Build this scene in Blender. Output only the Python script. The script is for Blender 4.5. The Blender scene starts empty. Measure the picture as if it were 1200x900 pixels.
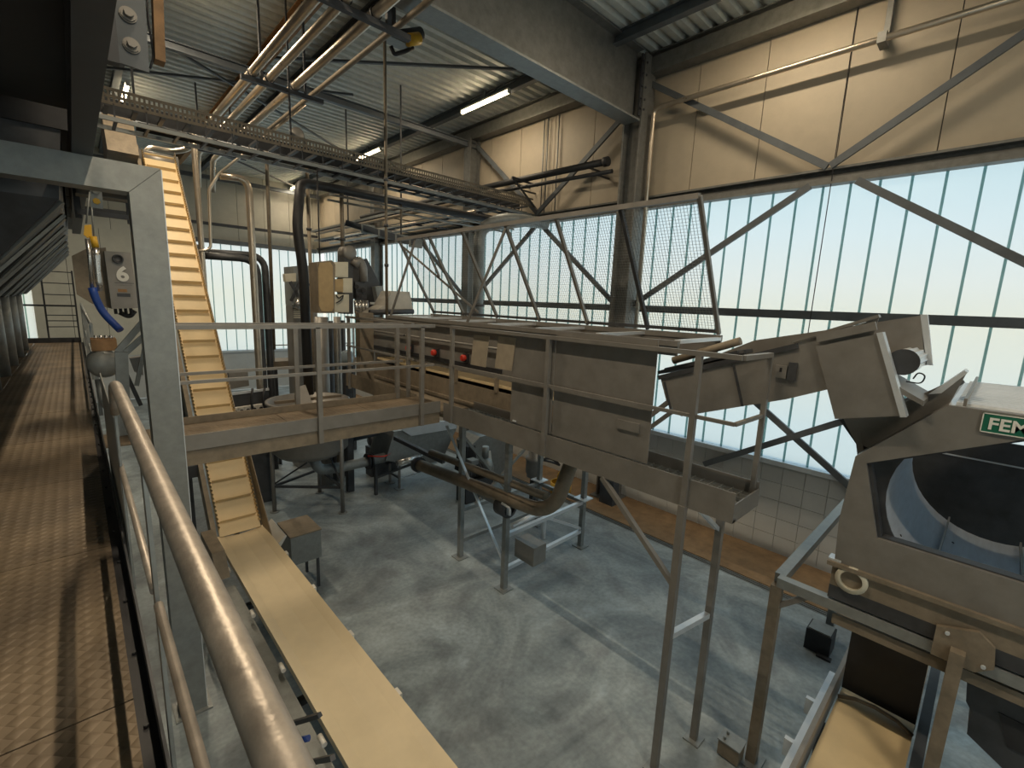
import bpy, bmesh, math, random
from mathutils import Vector, Matrix
random.seed(7)
S = bpy.context.scene
COL = S.collection

# ---------------------------------------------------------------- camera
F_PX = 539.08
CAM = Vector((0, 0, 4.9))
R3 = Matrix(((0.72954705, 0.08930662, -0.67807479),
             (-0.68283713, 0.1511523, -0.7147632),
             (0.03865948, 0.98446803, 0.17125459)))
cam = bpy.data.objects.new('camera', bpy.data.cameras.new('camera'))
COL.objects.link(cam)
cam.matrix_world = Matrix.Translation(CAM) @ R3.to_4x4()
cam.data.sensor_width = 36
cam.data.lens = F_PX / 1200 * 36
cam.data.clip_start = .05
cam.data.clip_end = 300
S.camera = cam

# ---------------------------------------------------------------- world, exposure
W = bpy.data.worlds.new('sky'); S.world = W; W.use_nodes = True
nt = W.node_tree; nt.nodes.clear()
o_ = nt.nodes.new('ShaderNodeOutputWorld'); bg = nt.nodes.new('ShaderNodeBackground')
tc = nt.nodes.new('ShaderNodeTexCoord'); sep = nt.nodes.new('ShaderNodeSeparateXYZ')
mr = nt.nodes.new('ShaderNodeMapRange'); mr.inputs[1].default_value = -.5; mr.inputs[2].default_value = .5
ramp = nt.nodes.new('ShaderNodeValToRGB')
stops = [(0, (.50, .55, .57)), (.30, (.66, .74, .76)), (.44, (.95, .86, .68)), (.50, (1.0, .87, .62)),
         (.56, (1.0, .93, .84)), (.64, (.84, .92, .97)), (.74, (.58, .80, .92)), (1, (.36, .60, .82))]
el = ramp.color_ramp.elements
while len(el) < len(stops): el.new(.5)
for e, (p, c) in zip(el, stops): e.position = p; e.color = (*c, 1)
nt.links.new(tc.outputs['Generated'], sep.inputs[0]); nt.links.new(sep.outputs[2], mr.inputs[0])
nt.links.new(mr.outputs[0], ramp.inputs[0]); nt.links.new(ramp.outputs[0], bg.inputs[0])
bg.inputs[1].default_value = .98
nt.links.new(bg.outputs[0], o_.inputs[0])
S.view_settings.view_transform = 'Standard'; S.view_settings.look = 'None'
S.view_settings.gamma = 1; S.view_settings.use_curve_mapping = False
S.view_settings.exposure = 0.5
S.cycles.max_bounces = 7; S.cycles.diffuse_bounces = 4; S.cycles.glossy_bounces = 3
S.cycles.transmission_bounces = 4; S.cycles.transparent_max_bounces = 10
S.cycles.caustics_reflective = False; S.cycles.caustics_refractive = False
S.cycles.sample_clamp_indirect = 4

def portal(loc, rot, sx, sy):
    l = bpy.data.lights.new('window_portal', 'AREA'); l.shape = 'RECTANGLE'; l.size = sx; l.size_y = sy
    l.cycles.is_portal = True
    o = bpy.data.objects.new('window_portal', l); COL.objects.link(o); o.location = loc; o.rotation_euler = rot
    return o
portal((10.32, 10, 4.55), (0, math.radians(90), 0), 5.6, 34)       # shines towards -X
portal((7.1, 26.75, 4.6), (math.radians(-90), 0, 0), 5.6, 5.5)        # shines towards -Y

portal((1.5, -7.12, 4.6), (math.radians(90), 0, 0), 16.5, 5.6)       # shines towards +Y, serves the added window strip
# ---------------------------------------------------------------- picture position -> place helpers
def ray(x, y): return R3 @ Vector((x - 600, 450 - y, -F_PX))
def at(x, y, ax, v):
    r = ray(x, y); t = (v - CAM[ax]) / r[ax]; return CAM + r * t
def PX(x, y, v): return at(x, y, 0, v)
def PY(x, y, v): return at(x, y, 1, v)
def PZ(x, y, v): return at(x, y, 2, v)

# ---------------------------------------------------------------- materials
def mat(name, c, rough=.5, metal=0., var=.12, scale=6., bump=0., bscale=40., c2=None, spec=.5, stretch=None, vscale=None):
    m = bpy.data.materials.new(name); m.use_nodes = True
    n = m.node_tree.nodes; L = m.node_tree.links; b = n['Principled BSDF']
    b.inputs['Roughness'].default_value = rough; b.inputs['Metallic'].default_value = metal
    b.inputs['Specular IOR Level'].default_value = spec
    t = n.new('ShaderNodeTexCoord'); mp = n.new('ShaderNodeMapping')
    g = n.new('ShaderNodeNewGeometry'); L.new(g.outputs['Position'], mp.inputs[0])
    if stretch: mp.inputs['Scale'].default_value = stretch
    nz = n.new('ShaderNodeTexNoise'); nz.inputs['Scale'].default_value = scale; nz.inputs['Detail'].default_value = 5
    nz.inputs['Roughness'].default_value = .62
    L.new(mp.outputs[0], nz.inputs['Vector'])
    r = n.new('ShaderNodeValToRGB'); r.color_ramp.elements[0].position = .3; r.color_ramp.elements[1].position = .7
    c2 = c2 or tuple(min(1, k * (1 + var)) for k in c)
    r.color_ramp.elements[0].color = (*[k * (1 - var) for k in c], 1); r.color_ramp.elements[1].color = (*c2, 1)
    L.new(nz.outputs[0], r.inputs[0]); L.new(r.outputs[0], b.inputs['Base Color'])
    rr = n.new('ShaderNodeMapRange'); rr.inputs[3].default_value = max(.05, rough - .1); rr.inputs[4].default_value = min(1, rough + .12)
    L.new(nz.outputs[0], rr.inputs[0]); L.new(rr.outputs[0], b.inputs['Roughness'])
    if bump:
        nb = n.new('ShaderNodeTexNoise'); nb.inputs['Scale'].default_value = bscale; L.new(mp.outputs[0], nb.inputs['Vector'])
        bp = n.new('ShaderNodeBump'); bp.inputs['Strength'].default_value = bump; bp.inputs['Distance'].default_value = .01
        L.new(nb.outputs[0], bp.inputs['Height']); L.new(bp.outputs[0], b.inputs['Normal'])
    return m
M = {}
M['galv'] = mat('galvanised_steel', (.285, .30, .295), .45, .4, .14, 9)
M['steel'] = mat('dull_stainless_steel', (.27, .255, .235), .45, .4, .12, 5)
M['bright'] = mat('bright_stainless_steel', (.62, .61, .59), .26, .9, .08, 5)
M['dusty'] = mat('dusty_steel', (.255, .21, .155), .6, .2, .22, 7)
M['pipe'] = mat('polished_pipe', (.60, .52, .42), .3, .85, .1, 5)
M['rail'] = mat('worn_handrail', (.42, .37, .32), .45, .6, .2, 14, .12, 60)
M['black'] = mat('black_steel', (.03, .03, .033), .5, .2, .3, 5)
M['darksteel'] = mat('dark_steel', (.075, .078, .085), .5, .4, .25, 4)
M['beam'] = mat('grey_painted_beam', (.135, .15, .165), .5, .25, .15, 4)
M['rafter'] = mat('galvanised_rafter', (.20, .20, .19), .5, .4, .2, 7)
M['panel'] = mat('cream_wall_panel', (.50, .43, .33), .55, 0, .06, 3)
M['backpanel'] = mat('grey_white_wall_panel', (.60, .58, .50), .55, 0, .06, 3)
M['deckroof'] = mat('galvanised_roof_deck', (.66, .68, .64), .5, .15, .1, 5)
M['tile'] = mat('white_wall_tile', (.56, .57, .56), .35, 0, .06, 2)
M['grout'] = mat('grout', (.42, .42, .40), .8)
M['belt'] = mat('beige_belt', (.74, .58, .34), .48, 0, .05, 4)
M['beltw'] = mat('pale_belt', (.76, .63, .42), .42, 0, .06, 2.2)
M['rubber'] = mat('black_rubber', (.022, .022, .024), .5, 0, .2, 6)
M['bluepipe'] = mat('dark_blue_pipe', (.05, .065, .085), .4, 0, .2, 6)
M['red'] = mat('red_plastic', (.62, .05, .03), .4)
M['yellow'] = mat('yellow_plastic', (.75, .43, .03), .45)
M['blue'] = mat('blue_hose', (.015, .06, .30), .4)
M['green'] = mat('green_enamel', (.012, .14, .085), .4, 0, .06)
M['white'] = mat('white_paint', (.80, .79, .74), .5, 0, .05)
M['cream'] = mat('cream_cabinet', (.66, .62, .50), .5, 0, .06)
M['ochre'] = mat('ochre_cover', (.46, .33, .17), .55, 0, .12)
M['wood'] = mat('rusty_timber', (.33, .19, .09), .7, 0, .3, 8)
M['rust'] = mat('brown_paving', (.30, .19, .10), .6, 0, .3, 3, .2, 20)
M['channel'] = mat('drain_channel', (.05, .05, .05), .5, .3)
M['plastic'] = mat('white_plastic', (.75, .72, .66), .4, 0, .05)
M['bluegrey'] = mat('blue_grey_barrel', (.36, .45, .52), .4, 0, .08)
M['flap'] = mat('pale_dusty_flap', (.40, .34, .26), .55, .2, .12)
M['alu'] = mat('aluminium_profile', (.72, .76, .80), .35, .4, .06)
M['bluesteel'] = mat('brushed_drum_steel', (.58, .63, .70), .4, .25, .12, 3, stretch=(1, 6, 6))
M['tarp'] = mat('pale_tarpaulin', (.55, .52, .46), .6, 0, .1)
M['glazebar'] = None

def floor_mat():
    m = bpy.data.materials.new('poured_concrete'); m.use_nodes = True
    n = m.node_tree.nodes; L = m.node_tree.links; b = n['Principled BSDF']
    g = n.new('ShaderNodeNewGeometry')
    w = n.new('ShaderNodeTexNoise'); w.inputs['Scale'].default_value = .55; w.inputs['Detail'].default_value = 9
    w.inputs['Roughness'].default_value = .6; w.inputs['Distortion'].default_value = 2.1
    L.new(g.outputs['Position'], w.inputs['Vector'])
    r = n.new('ShaderNodeValToRGB'); e = r.color_ramp.elements
    e[0].position = .30; e[0].color = (.22, .25, .265, 1); e[1].position = .72; e[1].color = (.52, .585, .615, 1)
    k = e.new(.46); k.color = (.32, .355, .37, 1); k = e.new(.57); k.color = (.41, .45, .465, 1)
    L.new(w.outputs[0], r.inputs[0])
    f = n.new('ShaderNodeTexNoise'); f.inputs['Scale'].default_value = 16; f.inputs['Detail'].default_value = 6
    L.new(g.outputs['Position'], f.inputs['Vector'])
    mx = n.new('ShaderNodeMixRGB'); mx.blend_type = 'OVERLAY'; mx.inputs[0].default_value = .35
    L.new(r.outputs[0], mx.inputs[1]); L.new(f.outputs[0], mx.inputs[2])
    st = n.new('ShaderNodeTexNoise'); st.inputs['Scale'].default_value = .8; st.inputs['Detail'].default_value = 8; st.inputs['Distortion'].default_value = 1.2
    mp = n.new('ShaderNodeMapping'); mp.inputs['Location'].default_value = (3.1, 7.7, 0); L.new(g.outputs['Position'], mp.inputs[0]); L.new(mp.outputs[0], st.inputs['Vector'])
    sr = n.new('ShaderNodeValToRGB'); sr.color_ramp.elements[0].position = .36; sr.color_ramp.elements[0].color = (.50, .52, .54, 1); sr.color_ramp.elements[1].position = .58; sr.color_ramp.elements[1].color = (.92, .98, 1, 1)
    L.new(st.outputs[0], sr.inputs[0]); m2 = n.new('ShaderNodeMixRGB'); m2.blend_type = 'MULTIPLY'; m2.inputs[0].default_value = .75
    L.new(mx.outputs[0], m2.inputs[1]); L.new(sr.outputs[0], m2.inputs[2]); L.new(m2.outputs[0], b.inputs['Base Color'])
    rr = n.new('ShaderNodeMapRange'); rr.inputs[3].default_value = .32; rr.inputs[4].default_value = .62
    L.new(w.outputs[0], rr.inputs[0]); L.new(rr.outputs[0], b.inputs['Roughness'])
    return m
M['floor'] = floor_mat()

def tread_mat():
    m = bpy.data.materials.new('dusty_tread_plate'); m.use_nodes = True
    n = m.node_tree.nodes; L = m.node_tree.links; b = n['Principled BSDF']
    g = n.new('ShaderNodeNewGeometry')
    nz = n.new('ShaderNodeTexNoise'); nz.inputs['Scale'].default_value = 1.6; nz.inputs['Detail'].default_value = 6
    L.new(g.outputs['Position'], nz.inputs['Vector'])
    r = n.new('ShaderNodeValToRGB'); e = r.color_ramp.elements
    e[0].position = .35; e[0].color = (.13, .10, .07, 1); e[1].position = .7; e[1].color = (.25, .19, .125, 1)
    L.new(nz.outputs[0], r.inputs[0]); L.new(r.outputs[0], b.inputs['Base Color'])
    b.inputs['Roughness'].default_value = .55; b.inputs['Metallic'].default_value = .25
    # raised tear pattern: two crossed sets of small lozenges
    sx = n.new('ShaderNodeSeparateXYZ'); L.new(g.outputs['Position'], sx.inputs[0])
    def math_(op, a, bb):
        k = n.new('ShaderNodeMath'); k.operation = op
        for i, v in enumerate((a, bb)):
            if isinstance(v, (int, float)): k.inputs[i].default_value = v
            elif v is not None: L.new(v, k.inputs[i])
        return k.outputs[0]
    u = math_('MULTIPLY', math_('ADD', sx.outputs[0], sx.outputs[1]), 48.)
    v = math_('MULTIPLY', math_('SUBTRACT', sx.outputs[0], sx.outputs[1]), 48.)
    su = math_('SINE', u, None); sv = math_('SINE', v, None)
    h = math_('POWER', math_('MAXIMUM', math_('MULTIPLY', su, sv), 0.), .6)
    bp = n.new('ShaderNodeBump'); bp.inputs['Strength'].default_value = .9; bp.inputs['Distance'].default_value = .006
    L.new(h, bp.inputs['Height']); L.new(bp.outputs[0], b.inputs['Normal'])
    return m
M['tread'] = tread_mat()

def pane_mat():
    m = bpy.data.materials.new('translucent_polycarbonate'); m.use_nodes = True
    n = m.node_tree.nodes; L = m.node_tree.links; n.remove(n['Principled BSDF']); out = n['Material Output']
    tr = n.new('ShaderNodeBsdfTransparent'); tr.inputs[0].default_value = (.91, .93, .92, 1)
    tl = n.new('ShaderNodeBsdfTranslucent'); tl.inputs[0].default_value = (.82, .86, .84, 1)
    gl = n.new('ShaderNodeBsdfGlossy'); gl.inputs['Roughness'].default_value = .25
    a = n.new('ShaderNodeMixShader'); a.inputs[0].default_value = .35
    L.new(tr.outputs[0], a.inputs[1]); L.new(tl.outputs[0], a.inputs[2])
    c = n.new('ShaderNodeMixShader'); c.inputs[0].default_value = .04
    L.new(a.outputs[0], c.inputs[1]); L.new(gl.outputs[0], c.inputs[2]); L.new(c.outputs[0], out.inputs[0])
    return m
M['pane'] = pane_mat()
def bar_mat():
    m = bpy.data.materials.new('polycarbonate_joint'); m.use_nodes = True
    n = m.node_tree.nodes; L = m.node_tree.links; b = n['Principled BSDF']; out = n['Material Output']
    b.inputs['Base Color'].default_value = (.30, .42, .42, 1); b.inputs['Roughness'].default_value = .5
    tr = n.new('ShaderNodeBsdfTransparent'); tr.inputs[0].default_value = (.52, .70, .70, 1)
    a = n.new('ShaderNodeMixShader'); a.inputs[0].default_value = .35
    L.new(tr.outputs[0], a.inputs[1]); L.new(b.outputs[0], a.inputs[2]); L.new(a.outputs[0], out.inputs[0])
    return m
M['glazebar'] = bar_mat()

def glow(name, c, s):
    m = bpy.data.materials.new(name); m.use_nodes = True
    b = m.node_tree.nodes['Principled BSDF']; b.inputs['Base Color'].default_value = (.9, .85, .75, 1)
    b.inputs['Emission Color'].default_value = (*c, 1); b.inputs['Emission Strength'].default_value = s
    return m
M['lamp'] = glow('warm_tube', (1, .80, .50), 12)

# ---------------------------------------------------------------- mesh builder
class MB:
    def __init__(s): s.v = []; s.f = []; s.sm = []
    def add(s, vs, fs, smooth=False):
        k = len(s.v); s.v += [Vector(p) for p in vs]; s.f += [[i + k for i in f] for f in fs]; s.sm += [smooth] * len(fs); return s
    def box(s, a, b):
        x0, x1 = sorted((a[0], b[0])); y0, y1 = sorted((a[1], b[1])); z0, z1 = sorted((a[2], b[2]))
        return s.add([(x0, y0, z0), (x1, y0, z0), (x1, y1, z0), (x0, y1, z0), (x0, y0, z1), (x1, y0, z1), (x1, y1, z1), (x0, y1, z1)],
                     [(3, 2, 1, 0), (4, 5, 6, 7), (0, 1, 5, 4), (1, 2, 6, 5), (2, 3, 7, 6), (3, 0, 4, 7)])
    def bar(s, p, q, w=.06, h=None, up=(0, 0, 1)):
        p, q = Vector(p), Vector(q); h = h or w; d = (q - p).normalized(); up = Vector(up)
        if abs(d.dot(up)) > .99: up = Vector((0, 1, 0)) if abs(d.y) < .9 else Vector((1, 0, 0))
        sd = d.cross(up).normalized(); u = sd.cross(d)
        vs = []
        for c in (p, q):
            for a, b in ((-1, -1), (1, -1), (1, 1), (-1, 1)): vs.append(c + sd * (a * w / 2) + u * (b * h / 2))
        return s.add(vs, [(3, 2, 1, 0), (4, 5, 6, 7), (0, 1, 5, 4), (1, 2, 6, 5), (2, 3, 7, 6), (3, 0, 4, 7)])
    def ibeam(s, p, q, w, h, t=.02, up=(0, 0, 1)):
        p, q = Vector(p), Vector(q); d = (q - p).normalized(); up = Vector(up); sd = d.cross(up).normalized(); u = sd.cross(d)
        for c in (1, -1): s.bar(p + u * c * (h - t) / 2, q + u * c * (h - t) / 2, w, t, up)
        return s.bar(p, q, t, h - 2 * t, up)
    def tube(s, pts, r, n=10, caps=True, bend=0.):
        pts = [Vector(p) for p in pts]
        if bend:
            o = [pts[0]]
            for i in range(1, len(pts) - 1):
                a, b, c = pts[i - 1], pts[i], pts[i + 1]
                k = min(bend, (a - b).length * .49, (c - b).length * .49)
                A = b + (a - b).normalized() * k; C = b + (c - b).normalized() * k
                for j in range(7):
                    t = j / 6; o.append(A * (1 - t) ** 2 + b * 2 * t * (1 - t) + C * t * t)
            pts = o + [pts[-1]]
        rs = r if isinstance(r, (list, tuple)) else [r] * len(pts)
        k0 = len(s.v); d0 = (pts[1] - pts[0]).normalized()
        nrm = d0.orthogonal().normalized(); vs = []
        for i, p in enumerate(pts):
            d = (pts[min(i + 1, len(pts) - 1)] - pts[max(i - 1, 0)]).normalized()
            nrm = (nrm - d * nrm.dot(d)).normalized(); bn = d.cross(nrm)
            for j in range(n):
                a = 2 * math.pi * j / n; vs.append(p + (nrm * math.cos(a) + bn * math.sin(a)) * rs[i])
        fs = [(i * n + j, i * n + (j + 1) % n, (i + 1) * n + (j + 1) % n, (i + 1) * n + j) for i in range(len(pts) - 1) for j in range(n)]
        s.add(vs, fs, True)
        if caps:
            m = len(pts) - 1
            s.f += [[k0 + j for j in range(n)][::-1], [k0 + m * n + j for j in range(n)]]; s.sm += [False, False]
        return s
    def cyl(s, p, q, r, r2=None, n=16): return s.tube([p, q], [r, r if r2 is None else r2], n)
    def lathe(s, c, prof, n=28, axis='z', caps=False):
        c = Vector(c); vs = []
        for r, h in prof:
            for j in range(n):
                a = 2 * math.pi * j / n; x, y = r * math.cos(a), r * math.sin(a)
                vs.append(c + (Vector((x, y, h)) if axis == 'z' else Vector((h, x, y)) if axis == 'x' else Vector((y, h, x))))
        m = len(prof)
        s.add(vs, [(i * n + j, i * n + (j + 1) % n, (i + 1) * n + (j + 1) % n, (i + 1) * n + j) for i in range(m - 1) for j in range(n)], True)
        if caps:
            k = len(s.v) - m * n
            s.f += [[k + j for j in range(n)][::-1], [k + (m - 1) * n + j for j in range(n)]]; s.sm += [False, False]
        return s
    def prism(s, poly, off):
        off = Vector(off); poly = [Vector(p) for p in poly]; n = len(poly)
        return s.add(poly + [p + off for p in poly], [list(range(n))[::-1], list(range(n, 2 * n))] + [(i, (i + 1) % n, n + (i + 1) % n, n + i) for i in range(n)])
    def build(s, name, m, parent=None, loc=None, smooth_all=False):
        if parent is not None: o0 = wloc(parent)
        else:
            if loc is None:
                xs = [p.x for p in s.v]; ys = [p.y for p in s.v]; zs = [p.z for p in s.v]
                loc = ((min(xs) + max(xs)) / 2, (min(ys) + max(ys)) / 2, min(zs))
            o0 = Vector(loc)
        me = bpy.data.meshes.new(name); me.from_pydata([p - o0 for p in s.v], [], s.f)
        me.polygons.foreach_set('use_smooth', [a or smooth_all for a in s.sm])
        bm = bmesh.new(); bm.from_mesh(me); bmesh.ops.recalc_face_normals(bm, faces=bm.faces); bm.to_mesh(me); bm.free()
        me.materials.append(M[m]); me.update()
        o = bpy.data.objects.new(name, me); COL.objects.link(o)
        if parent is not None: o.parent = parent
        else: o.location = o0
        return o
WL = {}
def wloc(o):
    p = Vector((0, 0, 0))
    while o is not None: p = p + o.location; o = o.parent
    return p
def tag(o, label, cat, group=None):
    o['label'] = label; o['category'] = cat
    if group: o['group'] = group
    return o
def thing(name, label, cat, loc=(0, 0, 0), group=None):
    o = bpy.data.objects.new(name, None); COL.objects.link(o); o.location = loc; o.empty_display_size = .1
    return tag(o, label, cat, group)
def struct(o): o['kind'] = 'structure'; return o
def sempty(name, loc=(0, 0, 0)):
    o = bpy.data.objects.new(name, None); COL.objects.link(o); o.location = loc; return struct(o)
def box(a, b): return MB().box(a, b)
def bar(p, q, w=.06, h=None, up=(0, 0, 1)): return MB().bar(p, q, w, h, up)
def tube(p, r, n=10, bend=0.): return MB().tube(p, r, n, True, bend)
def share(src, name, parent, delta):
    o = bpy.data.objects.new(name, src.data); COL.objects.link(o); o.parent = parent; o.location = src.location + Vector(delta); return o
def text(txt, size, origin, xdir, zdir, m, parent, name='lettering', bold=0.):
    cu = bpy.data.curves.new(name, 'FONT'); cu.body = txt; cu.size = size; cu.extrude = .003; cu.offset = bold
    t = bpy.data.objects.new(name + '_tmp', cu); COL.objects.link(t)
    dg = bpy.context.evaluated_depsgraph_get(); me = bpy.data.meshes.new_from_object(t.evaluated_get(dg))
    bpy.data.objects.remove(t)
    x = Vector(xdir).normalized(); y = Vector(zdir).normalized(); z = x.cross(y)
    o0 = wloc(parent); R_ = Matrix((x, y, z)).transposed()
    for v in me.vertices: v.co = R_ @ v.co + Vector(origin) - o0
    me.materials.clear(); me.materials.append(M[m])
    o = bpy.data.objects.new(name, me); COL.objects.link(o); o.parent = parent
    return o
# ================================================================ setting
YB = 26.5            # back wall
Y0 = -7.0            # wall behind the camera
XR = 10.2            # window wall
XL = -7.0
RZ = 10.55           # roof underside
fl = struct(box((XL, Y0, -.2), (8.62, YB, 0)).build('floor', 'floor'))
dr = struct(box((8.62, Y0, -.2), (8.80, YB, -.05)).build('trim_1', 'channel'))
for i, x in enumerate((8.65, 8.71, 8.77)):
    box((x - .012, Y0, -.05), (x + .012, YB, -.004)).build('drain_bar', 'galv', dr)
struct(box((8.80, Y0, -.2), (XR, YB, .004)).build('trim_2', 'rust'))

# --- window wall
wr = sempty('wall_right', (XR, 10, 0))
box((XR + .02, Y0, 0), (XR + .25, YB, 1.86)).build('wall_base', 'grout', wr)
tw, th = .40, .372
proto = None; k = 0
for r_ in range(5):
    for c_ in range(28):
        y = -.55 + c_ * tw; z = r_ * th
        if proto is None:
            proto = box((XR, y + .004, z + .004), (XR + .025, y + tw - .004, z + th - .004)).build('wall_tile', 'tile', wr); p0 = (y, z)
        else: share(proto, 'wall_tile', wr, (0, y - p0[0], z - p0[1]))
ti = MB()
for r_ in range(5):
    for c_ in list(range(-16, 0)) + list(range(28, 67)):
        y = -.55 + c_ * tw; z = r_ * th
        ti.box((XR, y + .004, z + .004), (XR + .025, y + tw - .004, z + th - .004))
ti.build('far_wall_tiles', 'tile', wr)['kind'] = 'stuff'
# sandwich panels above the windows
proto = None
pw = 1.37
for c_ in range(-6, 19):
    y = 1.17 + c_ * pw
    if y > YB: break
    if proto is None: proto = box((XR, y + .008, 7.42), (XR + .15, y + pw - .008, 10.9)).build('wall_panel', 'panel', wr); p0 = y
    else: share(proto, 'wall_panel', wr, (0, y - p0, 0))
box((XR + .03, Y0, 7.4), (XR + .2, YB, 10.9)).build('panel_backing', 'channel', wr)
struct(box((XR - .06, Y0, 1.86), (XR + .2, YB, 1.96)).build('trim_3', 'alu'))          # sill
# window: translucent strips with upright joints
win = sempty('window_1', (XR, 10, 1.96))
pp = .421; proto = pb = None
n_ = int((YB - Y0) / pp)
for c_ in range(n_):
    y = Y0 + c_ * pp
    if proto is None:
        proto = box((XR + .06, y, 1.96), (XR + .075, y + pp, 7.3)).build('window_pane', 'pane', win)
        pb = box((XR + .03, y - .018, 1.96), (XR + .058, y + .018, 7.3)).build('glazing_bar', 'glazebar', win)
    else:
        share(proto, 'window_pane', win, (0, c_ * pp, 0)); share(pb, 'glazing_bar', win, (0, c_ * pp, 0))

# --- back wall
wb = sempty('wall_back', (2, YB, 0))
box((XL, YB + .03, 0), (XR, YB + .25, 2.0)).build('wall_base', 'tile', wb)
c_ = 0; proto = None; x = XL
while x < XR - .2:
    if proto is None: proto = box((x + .008, YB, 7.35), (x + 1.2 - .008, YB + .15, 10.9)).build('wall_panel', 'backpanel', wb); p0 = x
    else: share(proto, 'wall_panel', wb, (x - p0, 0, 0))
    x += 1.2
proto = None; x = -1.2
while x < 4.0:
    if proto is None: proto = box((x + .008, YB, 2.0), (x + 1.1 - .008, YB + .15, 7.35)).build('wall_panel', 'backpanel', wb); p0 = x
    else: share(proto, 'wall_panel', wb, (x - p0, 0, 0))
    x += 1.1
box((XL, YB, 2.0), (-1.68, YB + .15, 7.35)).build('wall_panel', 'backpanel', wb)
w2 = sempty('window_2', (7, YB, 2))
proto = None; x = 4.08
for c_ in range(14):
    if proto is None:
        proto = box((x, YB + .06, 2.0), (x + .44, YB + .075, 7.35)).build('window_pane', 'pane', w2)
        pb = box((x - .018, YB + .03, 2.0), (x + .018, YB + .058, 7.35)).build('glazing_bar', 'glazebar', w2)
    else: share(proto, 'window_pane', w2, (c_ * .44, 0, 0)); share(pb, 'glazing_bar', w2, (c_ * .44, 0, 0))
struct(box((4.0, YB - .06, 1.95), (XR, YB + .1, 2.05)).build('trim_4', 'alu'))
w3 = sempty('window_3', (-2, YB, 2))
box((-1.68, YB + .06, 2.0), (-1.46, YB + .075, 7.35)).build('window_pane', 'pane', w3)
box((-1.42, YB + .06, 2.0), (-1.2, YB + .075, 7.35)).build('window_pane', 'pane', w3)
box((-1.46, YB + .03, 2.0), (-1.42, YB + .08, 7.35)).build('glazing_bar', 'glazebar', w3)
MB().box((-1.2, YB + .1, 2.0), (4.08, YB + .2, 7.35)).box((XL, YB + .1, 7.3), (XR, YB + .2, 10.9)).build('panel_backing', 'channel', wb)  # added behind the panels to stop daylight leaking through the joints
wl = sempty('wall_left', (XL, 10, 0)); wf = sempty('wall_front', (2, Y0, 0))
box((XL - .2, Y0, 0), (XL, YB, 10.9)).build('wall_panel', 'backpanel', wl)
MB().box((XL, Y0 - .2, 0), (XR, Y0, 1.96)).box((XL, Y0 - .2, 7.3), (XR, Y0, 10.9)).build('wall_panel', 'backpanel', wf)
w5 = sempty('added_window_4', (2, Y0, 2))  # window strip added behind the camera to bring in cool fill daylight
proto = None
for c_ in range(40):
    if proto is None: proto = box((XL, Y0 - .09, 1.96), (XL + .43, Y0 - .075, 7.3)).build('window_pane', 'pane', w5)
    else: share(proto, 'window_pane', w5, (c_ * .43, 0, 0))
# --- roof deck: trapezoid ribs running across the hall
rd = MB(); pitch = .30; y = Y0; prof = []
while y < YB:
    prof += [(y, RZ), (y + .13, RZ), (y + .17, RZ + .10), (y + .26, RZ + .10)]; y += pitch
prof.append((y, RZ))
vs = [(XL, a, b) for a, b in prof] + [(XR + .2, a, b) for a, b in prof]; n_ = len(prof)
rd.add(vs, [(i, i + 1, n_ + i + 1, n_ + i) for i in range(n_ - 1)])
rd.box((XL, Y0, RZ + .12), (XR + .2, YB + .2, RZ + .3))
struct(rd.build('ceiling', 'deckroof'))

# ================================================================ steel frame of the hall
for i, y in enumerate((6.5, 12.75, 19.4)):
    c = MB()
    if i == 0:
        c.box((9.62, 6.28, 0), (10.08, 6.32, RZ - .1)); c.box((9.62, 6.72, 0), (10.08, 6.76, RZ - .1)); c.box((9.83, 6.32, 0), (9.87, 6.72, RZ - .1))
        c.box((9.5, 6.18, 0), (10.18, 6.86, .03))
    else:
        c.ibeam((9.9, y, 0), (9.9, y, 10.09), .34, .4, .03, (1, 0, 0))
    tag(c.build('steel_column', 'rafter'), ['deep grey steel column carrying the big plate girder at the window wall',
        'slim grey steel column at the window wall behind the leaning mesh guard', 'slim grey steel column at the window wall nearest the back corner'][i], 'column', 'columns of the window wall')
XG = XL + .03
g = thing('plate_girder', 'deep grey plate girder spanning under the roof onto the tall column', 'girder', (3, 6.52, 9.08))
box((XG, 6.50, 9.1), (9.61, 6.54, 10.5)).build('web_plate', 'rafter', g)
box((XG, 6.32, 9.06), (9.62, 6.72, 9.10)).build('bottom_flange', 'galv', g)
box((XG, 6.32, 10.49), (9.6, 6.72, 10.53)).build('top_flange', 'rafter', g)
b = MB()
for z in (9.3, 9.5, 9.75, 10.0, 10.25):
    for y in (6.26,): b.cyl((9.68, y, z), (9.68, y + .04, z), .025, None, 8); b.cyl((9.56, y, z), (9.56, y + .04, z), .025, None, 8)
box((9.53, 6.30, 9.15), (9.60, 6.34, 10.4)).build('end_plate', 'darksteel', g)
b.build('bolts', 'darksteel', g)
for i, (y, z) in enumerate(((12.75, 9.86), (19.4, 9.95), (25.9, 10.0))):
    r = MB().ibeam((XL, y, z + .06), (10.0, y, z + .06), .14, .17, .02)
    tag(r.build('roof_beam', 'beam'), ['dark roof cross beam meeting the slim column behind the guard', 'dark roof cross beam one bay before the back wall', 'dark roof cross beam along the top of the back wall'][i], 'beam', 'roof cross beams')
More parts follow.
